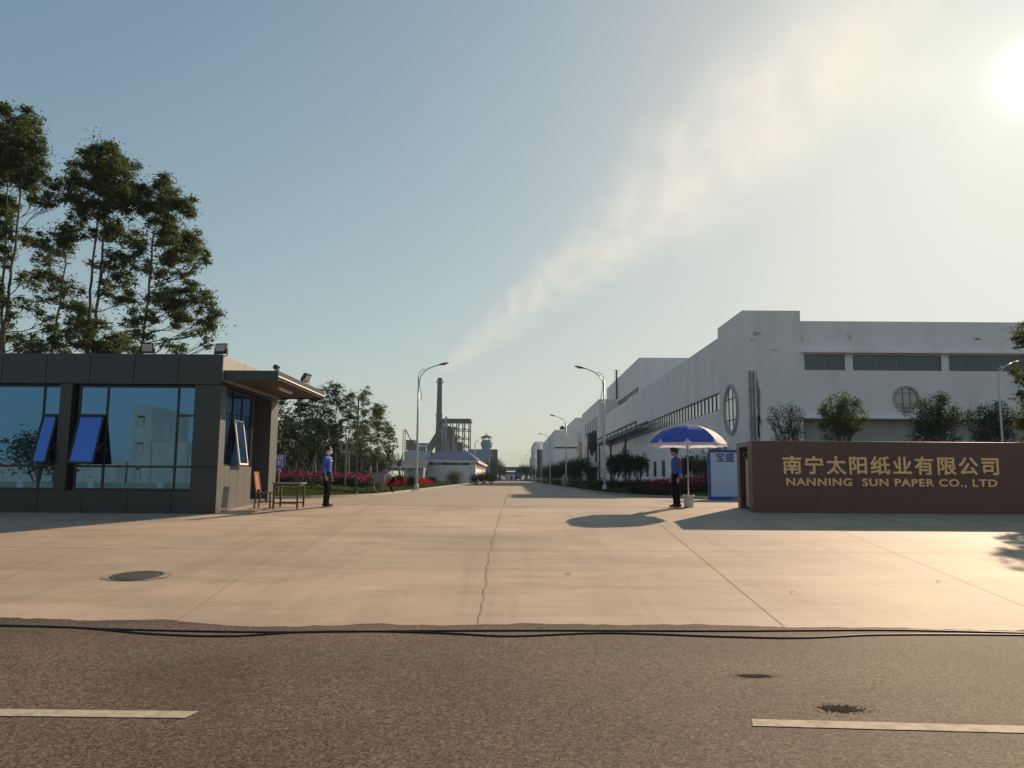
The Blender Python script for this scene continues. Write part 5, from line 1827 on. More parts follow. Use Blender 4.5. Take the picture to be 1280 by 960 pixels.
def scatter_bed(name, regions, n, size, m, seed, h0, h1):
    rng = np.random.default_rng(seed)
    V = []
    tot = sum((x1 - x0) * (y1 - y0) for x0, x1, y0, y1 in regions)
    for x0, x1, y0, y1 in regions:
        k = int(n * (x1 - x0) * (y1 - y0) / tot)
        px = rng.uniform(x0, x1, k); py = rng.uniform(y0, y1, k)
        hh = (h0 + (h1 - h0) * rng.uniform(0, 1, k)) * (1 + .3 * np.sin(px * 2.1) * np.sin(py * 1.7 + px))
        gz_ = np.array([lawn_z(a_, b_) for a_, b_ in zip(px, py)])
        for a in range(3):
            d = rng.normal(size=(k, 3)); d[:, 2] = np.abs(d[:, 2]) * .7 + .2; d /= np.linalg.norm(d, axis=1)[:, None]
            b = np.cross(d, rng.normal(size=(k, 3))); b /= np.linalg.norm(b, axis=1)[:, None] + 1e-9
            s = size * rng.uniform(.6, 1.3, k)[:, None]
            c = np.stack([px, py, gz_ + hh], 1) + rng.normal(size=(k, 3)) * size * .3
            V.append(np.stack([c, c + d * s * .5 + b * s * .4, c + d * s, c + d * s * .5 - b * s * .4], 1).reshape(-1, 3))
    return leaf_object(name, np.concatenate(V), m, None)


regions_l = [(-18, -10.6, 38, 44), (-12.5, -8.4, 44.5, 50)]
o = scatter_bed('flower_foliage', regions_l, 16000, .13, M['leaf_dark'], 301, .05, .52); o['kind'] = 'stuff'; o['label'] = 'green foliage of the flower bed on the left lawn'; o['category'] = 'foliage'
o = scatter_bed('flower_bed', regions_l, 5200, .09, M['petal'], 302, .34, .62); o['kind'] = 'stuff'; o['label'] = 'magenta flowers in the bed on the left lawn behind the masked guard'; o['category'] = 'flowers'
regions_f = [(-10.5, -7.6, 52, 75)]
o = scatter_bed('flower_bed', regions_f, 2400, .12, M['petal_red'], 303, .25, .5); o['kind'] = 'stuff'; o['label'] = 'red flowers in the far bed by the left street lamp'; o['category'] = 'flowers'
regions_r = [(6.4, 13.5, 36, 44)]
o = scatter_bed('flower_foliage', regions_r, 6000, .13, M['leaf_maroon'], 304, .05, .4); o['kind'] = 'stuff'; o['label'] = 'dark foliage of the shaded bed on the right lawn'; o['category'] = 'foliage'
o = scatter_bed('flower_bed', [(7.2, 11.5, 37, 43)], 700, .10, M['petal'], 305, .3, .5); o['kind'] = 'stuff'; o['label'] = 'shaded magenta flowers on the right lawn by the guard'; o['category'] = 'flowers'
o = scatter_bed('grass', [(-22, -9.9, 29.2, 38), (-10, -6.5, 38, 60), (5.6, 12, 45, 60), (9, 16, 33.5, 37)], 70000, .10, M['grass'], 306, -.02, .02); o['kind'] = 'stuff'; o['label'] = 'short grass on the lawns beside the street'; o['category'] = 'grass'

# ================================================================== PEOPLE
def person_mesh(name, parent, J, voxel=0.010):
    """one continuous body: lofted limbs, torso and head fused by a voxel remesh; clothing colours by body region.
    J: dict of joints in the thing's own space (facing +X, left = +Y)"""
    V, F, T = [], [], []
    mats = ['skin', 'blue_shirt', 'trousers', 'shoe', 'red_cloth']

    def loft(secs, ref=(1, 0, 0), n=20):
        """secs: (centre, radius along ref, radius across, material index)"""
        base = len(V); ref0 = Vector(ref)
        for i, (c, ra, rb, mi) in enumerate(secs):
            c = Vector(c)
            d = Vector(secs[min(i + 1, len(secs) - 1)][0]) - Vector(secs[max(i - 1, 0)][0])
            d.normalize()
            s = ref0 - d * ref0.dot(d)
            if s.length < .05: s = Vector((0, 0, 1)) - d * d.z
            s.normalize(); t = d.cross(s)
            for k in range(n):
                a = 2 * math.pi * k / n
                V.append(c + s * ra * math.cos(a) + t * rb * math.sin(a)); T.append(mi)
        m = len(secs)
        for i in range(m - 1):
            for k in range(n):
                F.append((base + i * n + k, base + i * n + (k + 1) % n, base + (i + 1) * n + (k + 1) % n, base + (i + 1) * n + k))
        F.append(tuple(base + k for k in range(n - 1, -1, -1)))
        F.append(tuple(base + (m - 1) * n + k for k in range(n)))
    P, C, N, H = Vector(J['pelvis']), Vector(J['chest']), Vector(J['neck']), Vector(J['head'])
    W = P.lerp(C, .45)
    up = (C - P).normalized()
    loft([(P - up * .12, .085, .13, 2), (P - up * .05, .112, .162, 2), (P + up * .03, .116, .166, 2), (P + up * .06, .122, .172, 1), (W, .118, .155, 1), (W.lerp(C, .5), .122, .165, 1), (C, .122, .18, 1), (C.lerp(N, .5), .105, .175, 1), (C.lerp(N, .85), .075, .125, 1), (N, .058, .065, 1)])
    hd = (H - N).normalized()
    fw = Vector(J.get('face', (1, 0, 0)))
    loft([(N - hd * .03, .055, .056, 0), (N + hd * .03, .052, .052, 0), (N + hd * .08, .055, .05, 0)])
    # head: H is the head's centre
    loft([(H - hd * .115 + fw * .035, .045, .035, 0), (H - hd * .095 + fw * .022, .075, .052, 0), (H - hd * .06 + fw * .008, .092, .064, 0), (H - hd * .01, .098, .072, 0), (H + hd * .04, .100, .076, 0), (H + hd * .08, .088, .068, 0), (H + hd * .108, .056, .044, 0), (H + hd * .118, .02, .016, 0)], fw)
    loft([(H + fw * .085 + hd * .012, .012, .010, 0), (H + fw * .108 - hd * .022, .018, .015, 0), (H + fw * .095 - hd * .035, .014, .014, 0)], fw, 10)
    lat = hd.cross(fw)
    for s in (-1, 1):
        loft([(H + lat * s * .070 - hd * .03, .012, .008, 0), (H + lat * s * .080 - fw * .005, .022, .010, 0), (H + lat * s * .074 + hd * .028 - fw * .008, .014, .008, 0)], fw, 10)
    for s, k in ((1, 'l'), (-1, 'r')):
        hip, kn, an, toe = (Vector(J[q + k]) for q in ('hip_', 'knee_', 'ankle_', 'toe_'))
        loft([(hip + Vector((0, 0, .06)), .095, .088, 2), (hip, .098, .09, 2), (hip.lerp(kn, .5), .082, .078, 2), (kn, .062, .060, 2), (kn.lerp(an, .35), .066, .06, 2), (kn.lerp(an, .85), .058, .056, 2), (an - Vector((0, 0, .035)), .062, .056, 2)])
        fwd = (toe - an); fwd.z = 0; fwd.normalize()
        loft([(an - fwd * .075 - Vector((0, 0, an.z - .045 - J.get('z0', 0))), .036, .034, 3), (an - Vector((0, 0, an.z - .055 - J.get('z0', 0))), .05, .042, 3), (an.lerp(toe, .6) * 1 - Vector((0, 0, an.lerp(toe, .6).z - .042 - J.get('z0', 0))), .038, .047, 3), (toe - Vector((0, 0, toe.z - .028 - J.get('z0', 0))), .024, .036, 3)], (0, 0, 1), 14)
        sh, el, wr, hnd = (Vector(J[q + k]) for q in ('shoulder_', 'elbow_', 'wrist_', 'hand_'))
        sl = J.get('sleeve', 1)
        loft([(C.lerp(N, .3) + (sh - C.lerp(N, .3)) * .6, .08, .07, 1), (sh, .068, .062, 1), (sh.lerp(el, .5), .056, .053, 1), (el, .048, .046, 1), (el.lerp(wr, .5), .045, .043, 1), (el.lerp(wr, .96), .040, .037, 1)])
        hdv = (hnd - wr).normalized()
        loft([(wr - hdv * .008, .025, .020, 0), (wr + hdv * .006, .027, .020, 0), (wr + hdv * .045, .042, .018, 0), (wr + hdv * .085, .043, .015, 0)], J.get('palm_' + k, (1, 0, 0)), 14)
        pr = Vector(J.get('palm_' + k, (1, 0, 0))); pr = (pr - hdv * pr.dot(hdv)).normalized()
        nn = hdv.cross(pr) * (1 if k == 'l' else -1)
        for i, L in enumerate((.072, .080, .075, .058)):
            o0 = wr + hdv * .075 + pr * (.033 - i * .022)
            p1 = o0 + hdv * L * .5 - nn * .004; p2 = p1 + hdv * L * .38 - nn * .018; p3 = p2 + hdv * L * .2 - nn * .018
            loft([(o0, .0105, .0105, 0), (p1, .010, .010, 0), (p2, .009, .009, 0), (p3, .007, .007, 0)], tuple(pr), 8)
        o0 = wr + hdv * .025 + pr * .030; p1 = o0 + pr * .028 + hdv * .030 - nn * .01; p2 = p1 + pr * .006 + hdv * .032 - nn * .012
        loft([(o0, .013, .013, 0), (p1, .0115, .0115, 0), (p2, .009, .009, 0)], tuple(nn), 8)
    me = bpy.data.meshes.new(name)
    me.from_pydata([tuple(v) for v in V], [], F)
    o = bpy.data.objects.new(name, me); COL.objects.link(o)
    r = o.modifiers.new('r', 'REMESH'); r.mode = 'VOXEL'; r.voxel_size = voxel; r.use_smooth_shade = True
    sm = o.modifiers.new('s', 'SMOOTH'); sm.factor = .5; sm.iterations = 3
    dg = bpy.context.evaluated_depsgraph_get(); dg.update()
    me2 = bpy.data.meshes.new_from_object(o.evaluated_get(dg))
    bpy.data.objects.remove(o)
    kd = KDTree(len(V))
    for i, v in enumerate(V): kd.insert(v, i)
    kd.balance()
    me2.materials.clear()
    for q in mats:
        me2.materials.append(J['mats'].get(q, M[q]) if 'mats' in J else M[q])
    idx = []
    for p in me2.polygons:
        idx.append(T[kd.find(p.center)[1]])
    me2.polygons.foreach_set('material_index', idx)
    me2.polygons.foreach_set('use_smooth', [True] * len(idx))
    me2.name = name
    ob = bpy.data.objects.new(name, me2); COL.objects.link(ob); ob.parent = parent
    return ob


def standing(dx=0.0, arms='side'):
    J = dict(pelvis=(0, 0, .95), chest=(.01 + dx, 0, 1.30), neck=(-.005 + dx, 0, 1.475), head=(.02 + dx, 0, 1.615),
             hip_l=(0, .085, .90), knee_l=(.015, .095, .50), ankle_l=(-.02, .10, .09), toe_l=(.16, .125, .03),
             hip_r=(0, -.085, .90), knee_r=(.03, -.095, .50), ankle_r=(.0, -.10, .09), toe_r=(.18, -.13, .03),
             shoulder_l=(dx, .195, 1.40), shoulder_r=(dx, -.195, 1.40))
    if arms == 'side':
        J.update(elbow_l=(-.04, .245, 1.12), wrist_l=(.03, .245, .87), hand_l=(.05, .24, .79), elbow_r=(-.04, -.245, 1.12), wrist_r=(.04, -.24, .88), hand_r=(.07, -.235, .80))
    elif arms == 'front':
        J.update(elbow_l=(-.03, .25, 1.13), wrist_l=(.16, .10, .96), hand_l=(.20, .03, .92), elbow_r=(-.03, -.25, 1.13), wrist_r=(.15, -.12, .95), hand_r=(.19, -.05, .92),
                 palm_l=(0, 0, -1), palm_r=(0, 0, -1))
    return J


def face_parts(t, H, fw, mask=False):
    H, fw = Vector(H), Vector(fw); lat = Vector((0, 0, 1)).cross(fw)
    mb = MB()
    for s in (-1, 1):
        c = H + fw * .088 + lat * s * .032 + Vector((0, 0, .012)); mb.blob(c, (.010, .012, .007), 8, 6)
    local_part(mb, 'eyes', M['hair'], t)
    if not mask:
        mb = MB(); c = H + fw * .088 - Vector((0, 0, .062)); mb.blob(c, (.012, .024, .006), 8, 6); local_part(mb, 'mouth', M['lips'], t)
    else:
        mb = MB(); N = 14; vs = []; 
        rows = [(-.008, .108, .045), (-.032, .124, .058), (-.06, .116, .060), (-.098, .088, .050), (-.118, .062, .036)]
        for z, f, w in rows:
            for k in range(N + 1):
                a = (k / N - .5) * math.pi * 1.05
                vs.append(H + fw * (f * math.cos(a) * 1.0) + lat * (w * 1.32 * math.sin(a)) + Vector((0, 0, z)))
        mb.add(vs, [(i * (N + 1) + k, i * (N + 1) + k + 1, (i + 1) * (N + 1) + k + 1, (i + 1) * (N + 1) + k) for i in range(len(rows) - 1) for k in range(N)])
        o = local_part(mb, 'face_mask', M['mask'], t); s = o.modifiers.new('solid', 'SOLIDIFY'); s.thickness = .004
        mb = MB()
        for s_ in (-1, 1):
            mb.tube([H + lat * s_ * .062 + fw * .03 + Vector((0, 0, -.02)), H + lat * s_ * .084 - fw * .012 + Vector((0, 0, .02))], .003, 6)
        local_part(mb, 'mask_strap', M['mask'], t)


M['lips'] = mat('lips', (0.25, 0.09, 0.08), .5)


def hair(t, H, fw, long=0.0):
    H, fw = Vector(H), Vector(fw)
    mb = MB(); n, m = 20, 12; vs = []
    for i in range(m + 1):
        for k in range(n):
            ph = 2 * math.pi * k / n
            front = .5 + .5 * math.cos(ph)
            lim = math.pi * (.66 - .34 * front ** 1.5)
            th = lim * i / m
            q = Vector((.110 * math.sin(th) * math.cos(ph), .088 * math.sin(th) * math.sin(ph), .118 * math.cos(th) + .012))
            lat = Vector((0, 0, 1)).cross(fw)
            vs.append(H + fw * (q.x - .006) + lat * q.y + Vector((0, 0, q.z)))
    mb.add(vs, [(i * n + k, (i + 1) * n + k, (i + 1) * n + (k + 1) % n, i * n + (k + 1) % n) for i in range(m) for k in range(n)])
    o = local_part(mb, 'hair', M['hair'], t); s = o.modifiers.new('solid', 'SOLIDIFY'); s.thickness = .008
    return o


# guard in a white mask, left of the street, looking across it
pl = on_ground(407.5, 633.5)
gl = thing('person', 'standing guard with white face mask, blue shirt and black trousers, looking right', 'person', (pl.x, pl.y, pl.z + .006), R(-8))
J = standing(-.01, 'side'); person_mesh('body', gl, J)
face_parts(gl, J['head'], (1, 0, 0), True); hair(gl, J['head'], (1, 0, 0))
mb = MB(); mb.box(.100, .112, .04, .12, 1.31, 1.34); local_part(mb, 'name_tag', M['mask'], gl, False)
mb = MB(); mb.blob((0, 0, 1.02), (.124, .172, .016), 24, 6); local_part(mb, 'belt', M['trousers'], gl)
# small white letters patch on the back of the shoulder
mb = MB(); mb.tube([(-.06, -.19, 1.405), (0, -.20, 1.425), (.055, -.19, 1.41)], .014, 8); local_part(mb, 'epaulette', M['mask'], gl)

# guard under the umbrella, peaked cap and red armband, looking left
pr2 = on_ground(846, 634.5)
gr = thing('person', 'guard in dark peaked cap and blue shirt with red armband under the blue umbrella', 'person', (pr2.x, pr2.y, pr2.z + .006), R(180 + 12))
J = standing(.01, 'side'); J['neck'] = (.005, 0, 1.475); J['head'] = (.045, 0, 1.605)
person_mesh('body', gr, J); H = J['head']
face_parts(gr, H, (1, 0, 0)); hair(gr, H, (1, 0, 0))
mb = MB(); n = 24
prof = [(.098, .045), (.102, .085), (.135, .115), (.140, .128), (.09, .15), (.0, .155)]
vs = []
for (r_, z_) in prof:
    for k in range(n):
        a = 2 * math.pi * k / n
        vs.append((H[0] - .005 + r_ * 1.08 * math.cos(a), H[1] + r_ * .95 * math.sin(a), H[2] + z_ + .012 * math.cos(a) * (z_ > .1)))
mb.add(vs, [(i * n + k, i * n + (k + 1) % n, (i + 1) * n + (k + 1) % n, (i + 1) * n + k) for i in range(len(prof) - 1) for k in range(n)])
cp = local_part(mb, 'cap', M['cap'], gr)
mb = MB(); vs = []
for j in range(2):
    for k in range(13):
        a = (k / 12 - .5) * math.pi * .95
        r_ = (.10, .165)[j]
        vs.append((H[0] + r_ * math.cos(a) * (1.05 if j else 1), H[1] + (.095 + .01 * j) * math.sin(a), H[2] + .05 - .022 * j * math.cos(a)))
mb.add(vs, [(k, k + 1, 13 + k + 1, 13 + k) for k in range(12)])
o = local_part(mb, 'peak', M['shoe'], cp); s = o.modifiers.new('solid', 'SOLIDIFY'); s.thickness = .006
mb = MB(); mb.tube([(.0, .212, 1.34), (-.02, .228, 1.22)], [.068, .064], 18, cap=False); o = local_part(mb, 'armband', M['red_cloth'], gr)
mb = MB(); mb.tube([(-.06, .185, 1.40), (0, .20, 1.43), (.055, .185, 1.405)], .012, 8); local_part(mb, 'epaulette', M['mask'], gr)
mb = MB(); mb.blob((0, 0, 1.02), (.124, .172, .016), 24, 6); local_part(mb, 'belt', M['trousers'], gr)

# gardener stooping at the flower bed in a pink sun hat
pg = on_ground(490, 617.2)
gg = thing('person', 'stooping gardener in a pink sun hat and pale shirt beside the notice board', 'person', (pg.x, pg.y, lawn_z(pg.x, pg.y)), R(172))
J = dict(pelvis=(-.06, 0, .70), chest=(.20, 0, .90), neck=(.32, 0, .955), head=(.44, 0, .965), face=(.5, 0, -.86),
         hip_l=(-.06, .085, .66), knee_l=(.12, .10, .42), ankle_l=(-.06, .10, .09), toe_l=(.12, .11, .03),
         hip_r=(-.06, -.085, .66), knee_r=(.16, -.10, .42), ankle_r=(.0, -.10, .09), toe_r=(.18, -.11, .03),
         shoulder_l=(.27, .19, .90), elbow_l=(.38, .22, .66), wrist_l=(.52, .18, .45), hand_l=(.56, .17, .38), shoulder_r=(.27, -.19, .90), elbow_r=(.40, -.22, .66), wrist_r=(.54, -.18, .46), hand_r=(.58, -.17, .39),
         mats={'blue_shirt': mat('pale_shirt', (.42, .46, .52), .8, var=.12, scale=8)})
person_mesh('body', gg, J, .012)
mb = MB(); h0 = Vector((.45, 0, 1.02)); ax = Vector((.45, 0, .9)).normalized(); s_ = ax.cross(Vector((0, 1, 0))); vs = []; n = 24
prof = [(.27, -.05), (.20, .0), (.12, .06), (.05, .12), (.01, .14)]
for r_, z_ in prof:
    for k in range(n):
        a = 2 * math.pi * k / n; vs.append(h0 + ax * z_ + s_ * r_ * math.cos(a) + Vector((0, 1, 0)) * r_ * math.sin(a))
mb.add(vs, [(i * n + k, i * n + (k + 1) % n, (i + 1) * n + (k + 1) % n, (i + 1) * n + k) for i in range(len(prof) - 1) for k in range(n)])
local_part(mb, 'hat', mat('pink_hat', (.33, .10, .16), .8, var=.15), gg)

# ================================================================== UMBRELLA
pu = on_ground(861, 634)
UB = thing('umbrella', 'large blue and white parasol standing in a white bucket over the guard', 'umbrella', (pu.x, pu.y, pu.z + .06), R(0))
zr = at(860, 555, pu.y).z - UB.location.z; zA = at(860, 531, pu.y).z - UB.location.z
RU = 93 / 2 / FPX * pu.y * 1.03
mb = MB(); mb.tube([(0, 0, .0), (0, 0, zA - .03)], .019, 12); mb.tube([(0, 0, zA - .03), (0, 0, zA + .035)], [.016, .008], 10); local_part(mb, 'pole', M['lamp_paint'], UB)
NR, NS, NP = 8, 26, 30
rot0 = R(32.5)


def canopy_pt(i, s, q):
    """panel i, s from apex to hem, q across the panel"""
    a0 = rot0 + 2 * math.pi * i / NR; a1 = rot0 + 2 * math.pi * (i + 1) / NR
    r = RU * math.sin(s * 1.13) / math.sin(1.13)
    z = zr + (zA - zr) * (math.cos(s * 1.13) - math.cos(1.13)) / (1 - math.cos(1.13))
    a = Vector((math.cos(a0), math.sin(a0), 0)); b = Vector((math.cos(a1), math.sin(a1), 0))
    d = a.lerp(b, q) * r
    sag = 4 * q * (1 - q)
    return Vector((d.x * (1 + .02 * sag), d.y * (1 + .02 * sag), z - .02 * sag * s + (.03 * sag * (s > .99))))


for i in range(NR):
    mb = MB(); vs, fs, mi = [], [], []
    for js in range(NS + 1):
        for jq in range(NP + 1):
            vs.append(canopy_pt(i, max(.004, js / NS), jq / NP))
    # hem valance
    for jq in range(NP + 1):
        v = canopy_pt(i, 1.0, jq / NP); vs.append(v * 1.0 + Vector((v.x * .01, v.y * .01, -.085 - .010 * math.cos(jq / NP * 2 * math.pi * 2))))
    white = (i == 6)
    for js in range(NS + 1):
        for jq in range(NP):
            a = js * (NP + 1) + jq
            fs.append((a, a + 1, a + NP + 2, a + NP + 1))
            s, q = (js + .5) / NS, abs((jq + .5) / NP - .5) * 2
            corner = s > .99 - .16 * q ** 9 or s > 1
            mi.append(1 if (white or corner) else 0)
    mb.v, mb.f, mb.m = [tuple(v) for v in vs], fs, mi
    o = local_part(mb, 'canopy_panel', [M['umb_blue'], M['umb_white']], UB)
    mb = MB(); a = rot0 + 2 * math.pi * i / NR
    pts = [canopy_pt(i, s, 0) - Vector((0, 0, .012)) for s in (.02, .25, .5, .75, 1)]
    mb.tube(pts, .006, 6); mid = canopy_pt(i, .55, 0); mb.tube([mid - Vector((0, 0, .012)), (0, 0, zr - .12)], .005, 6)
    local_part(mb, 'rib', M['steel_grey'], UB)
mb = MB(); mb.lathe([(.03, zr - .16), (.035, zr - .10), (.03, zr - .06)], 12); local_part(mb, 'runner', M['white_paint'], UB)
bk = thing('bucket', 'white plastic bucket of concrete holding the umbrella pole', 'bucket', (pu.x, pu.y, pu.z + .004))
mb = MB(); mb.lathe([(.135, 0), (.14, .02), (.165, .33), (.172, .335), (.172, .36), (.155, .36), (.15, .32)], 28); local_part(mb, 'body', M['white_paint'], bk)
mb = MB(); mb.tube([(.17 * math.cos(a), .17 * math.sin(a), .335 - .10 * math.sin(a * .5 * 2 - 3.2) ** 2) for a in np.linspace(3.2, 6.2, 12)], .005, 6); local_part(mb, 'handle', M['steel_grey'], bk)

# ================================================================== TABLE AND CHAIR
pt0 = on_ground(349, 636.5); pt1 = on_ground(366, 638)
TZ = ground_z(22.2)
tx0, tx1 = at(344, 600, 22.2).x, at(366, 600, 22.2).x
tt = thing('table', 'small bare brown table with metal edge outside the guard house', 'table', (tx0 + .5, 22.4, ground_z(22.2)))
W2 = at(382, 603, 22.9).x - tx0
tw, td = 0.62, 0.72
mb = MB(); X0, X1, Y0, Y1 = tx0, at(381.5, 603, 22.75).x, 22.05, 22.75
gzz = lambda y: ground_z(y)
ztop = at(365, 603.2, 22.05).z
mb.box(X0 - .03, X1 + .03, Y0 - .03, Y1 + .03, ztop - .03, ztop); mb.build('tabletop', mat('tabletop', (.36, .25, .23), .25, var=.1, scale=5), tt, bevel=.006)
mb = MB(); mb.box(X0 - .036, X1 + .036, Y0 - .036, Y0 - .03, ztop - .034, ztop - .002); mb.box(X1 + .03, X1 + .036, Y0 - .03, Y1 + .03, ztop - .034, ztop - .002); mb.build('edge_trim', M['steel_grey'], tt)
mb = MB()
for y in (Y0 + .02, Y1 - .02): mb.box(X0 + .03, X1 - .03, y - .012, y + .012, ztop - .09, ztop - .03)
for x in (X0 + .02, X1 - .02): mb.box(x - .012, x + .012, Y0 + .03, Y1 - .03, ztop - .09, ztop - .03)
mb.build('apron', M['wood_dark'], tt)
for x in (X0 + .02, X1 - .02):
    for y in (Y0 + .02, Y1 - .02):
        MB().box(x - .025, x + .025, y - .025, y + .025, ground_z(y), ztop - .03).build('leg', M['wood_dark'], tt, bevel=.004)
mb = MB(); zz = ground_z(22.4) + .14
for y in (Y0 + .02, Y1 - .02): mb.box(X0 + .04, X1 - .04, y - .018, y + .018, zz - .02, zz + .02)
mb.box(X0 + .02 - .018, X0 + .02 + .018, Y0 + .04, Y1 - .04, zz - .02, zz + .02)
mb.build('stretcher', M['wood_dark'], tt)

cy = 22.15
pcx = at(322, 637, cy)
cz = ground_z(cy)
chx = pcx.x
ct = thing('chair', 'orange brown high backed wooden chair against the guard house wall', 'chair', (chx, cy, cz))
# faces +X (towards the table); local coordinates
def cbox(mb, x0, x1, y0, y1, z0, z1): mb.box(x0, x1, y0, y1, z0, z1)
mb = MB(); mb.box(-.02, .42, -.21, .21, .42, .455); o = local_part(mb, 'seat', M['wood'], ct, False); o.modifiers.new('b', 'BEVEL').width = .008
for y in (-.185, .185):
    mb = MB(); mb.bar((-.04, y, 0), (0, y, .44), .036); local_part(mb, 'leg', M['wood_dark'], ct, False)
    mb = MB(); mb.bar((.40, y, 0), (.39, y, .42), .038); local_part(mb, 'leg', M['wood_dark'], ct, False)
mb = MB()
for y in (-.185, .185): mb.bar((0, y, .44), (-.09, y, 1.0), .036, .03)
def bk_(z): return -.0 - .09 * (z - .44) / .56
mb.bar((bk_(.98), -.19, .98), (bk_(.98), .19, .98), .024, .09)
mb.bar((bk_(.55), -.17, .55), (bk_(.55), .17, .55), .02, .05)
mb.bar((bk_(.56), 0, .56), (bk_(.95), 0, .95), .19, .014)
for y in (-.135, .135): mb.bar((bk_(.56), y, .56), (bk_(.95), y, .95), .03, .012)
local_part(mb, 'backrest', M['wood'], ct, False)
mb = MB()
for y in (-.185, .185): mb.bar((-.025, y, .18), (.39, y, .18), .02)
mb.bar((.18, -.185, .18), (.18, .185, .18), .02)
local_part(mb, 'stretcher', M['wood_dark'], ct, False)

# ================================================================== CABIN behind the sign wall
KY = 32.6
kx0 = at(886, 620, KY).x; kz = at(890, 562, KY).z
kb = thing('hoarding', 'white hoarding panel with blue frame and blue characters, half hidden by the sign wall', 'hoarding', (kx0, KY, 0))
KW, KD = 3.6, .14
mb = MB(); mb.box(kx0 + .08, kx0 + KW, KY + .03, KY + KD, .12, kz - .08); mb.build('panel', M['cabin_white'] if 'cabin_white' in M else mat('cabin_white', (.46, .58, .76), .5, var=.05), kb)
mb = MB()
for x in (kx0, kx0 + KW - .08):
    mb.box(x, x + .10, KY, KY + .12, 0, kz)
mb.box(kx0 + .1, kx0 + KW - .08, KY, KY + .12, kz - .11, kz); mb.box(kx0 + .1, kx0 + KW - .08, KY, KY + .12, 0, .13)
mb.build('frame', M['sign_blue'], kb)
a = at(894, 577.5, KY)
text_mesh('宝盛', at(897, 566.5, KY).z - a.z, 'lettering', M['sign_blue'], kb, (at(906.5, 577, KY).x, KY + .028, at(905, 577, KY).z), u, nrm, width=at(918, 577, KY).x - at(895.5, 577, KY).x, extrude=.006, offset=0.0, bold=.007, height=at(897, 566.5, KY).z - a.z)
kl = thing('floodlight', 'square white floodlight on the corner of the white hoarding', 'floodlight', (kx0, KY, kz))
mb = MB(); mb.box(kx0 - .22, kx0 + .02, KY - .1, KY - .03, kz - .14, kz + .14); mb.build('housing', M['black_plastic'], kl, bevel=.01)
mb = MB(); mb.box(kx0 - .20, kx0, KY - .104, KY - .1, kz - .12, kz + .12); mb.build('lens', M['white_paint'], kl)
mb = MB(); mb.bar((kx0 - .1, KY - .03, kz - .1), (kx0 + .05, KY + .05, kz - .1), .03); mb.build('bracket', M['black_plastic'], kl)
# ================================================================== SMALL THINGS
# notice board by the flowers, seen from behind
ny = 38.6
nb = thing('notice_board', 'plain grey notice board on two posts in front of the flower bed', 'notice board', (at(475.5, 615, ny).x, ny, .07))
nx0, nx1 = at(466.5, 596, ny).x, at(480.5, 596, ny).x; nz0, nz1 = at(475, 603.5, ny).z, at(475, 591.5, ny).z
MB().box(nx0, nx1, ny, ny + .04, nz0, nz1).build('board', M['steel_grey'], nb, bevel=.01)
for x in (nx0 + .04, nx1 - .04):
    MB().box(x - .02, x + .02, ny + .045, ny + .085, .05, nz1 - .03).build('leg', M['steel_grey'], nb)
# stone slabs
for (px, py, rx, lab) in ((462, 615.5, .55, 'pale stone slab lying before the notice board'), (447, 614.5, .45, 'flat pale stone by the foot of the dark pole')):
    c = on_ground(px, py); o = MB().blob((c.x, c.y + .3, .10), (rx, .35, .10), 14, 8, 3, .12).build('stone_slab', M['rock'], smooth=False); tag(o, lab, 'stone', 'stones before the flower bed')
# boulder on the right
by = 84; c = at(706.5, 600, by)
bo = MB().blob((c.x, by, .62), (.40, .4, .72), 16, 10, 12, .13).build('boulder', M['rock'], smooth=False); tag(bo, 'upright pale boulder at the right kerb by the second lamp', 'boulder')
# poles on the left lawn
for px, pyt, pyb, r, m, lab in ((431, 545, 615, .05, 'steel_grey', 'grey thin post on the left lawn, right of the masked guard'), (444.5, 500, 619, .045, 'steel_dark', 'dark tall thin post at the lawn edge before the grove'), (392.5, 517, 609, .045, 'lamp_paint', 'whitish thin post left of the masked guard')):
    c = on_ground(px, pyb); t_ = at(px, pyt, c.y)
    o = thing('post', lab, 'post', (c.x, c.y, .05), 0, 'thin posts on the left lawn')
    MB().tube([(c.x, c.y, .05), (c.x, c.y, t_.z)], [r, r * .8], 10).build('shaft', M[m], o)
    MB().lathe([(r * 2.2, .05), (r * 2.2, .09), (r * 1.2, .14)], 12, (c.x, c.y)).build('foot', M[m], o)
    MB().blob((c.x, c.y, t_.z), (r, r, r), 10, 6).build('finial', M[m], o)
for px, lab in ((490.5, 'thin white flagpole beside the young palm'), (507.5, 'thin white flagpole left of the tall lamp'), (531.5, 'thin white flagpole at the left corner of the blue roofed hall')):
    y = 98; x = X(px, y, 585)
    o = thing('flagpole', lab, 'flagpole', (x, y, 0), 0, 'flagpoles before the shed')
    MB().tube([(x, y, 0), (x, y, Z(561 if px < 500 else 568, y))], [.07, .05], 8).build('shaft', M['white_paint'], o)
    MB().blob((x, y, Z(561 if px < 500 else 568, y) + .05), (.09, .09, .09), 8, 6).build('finial', M['white_paint'], o)
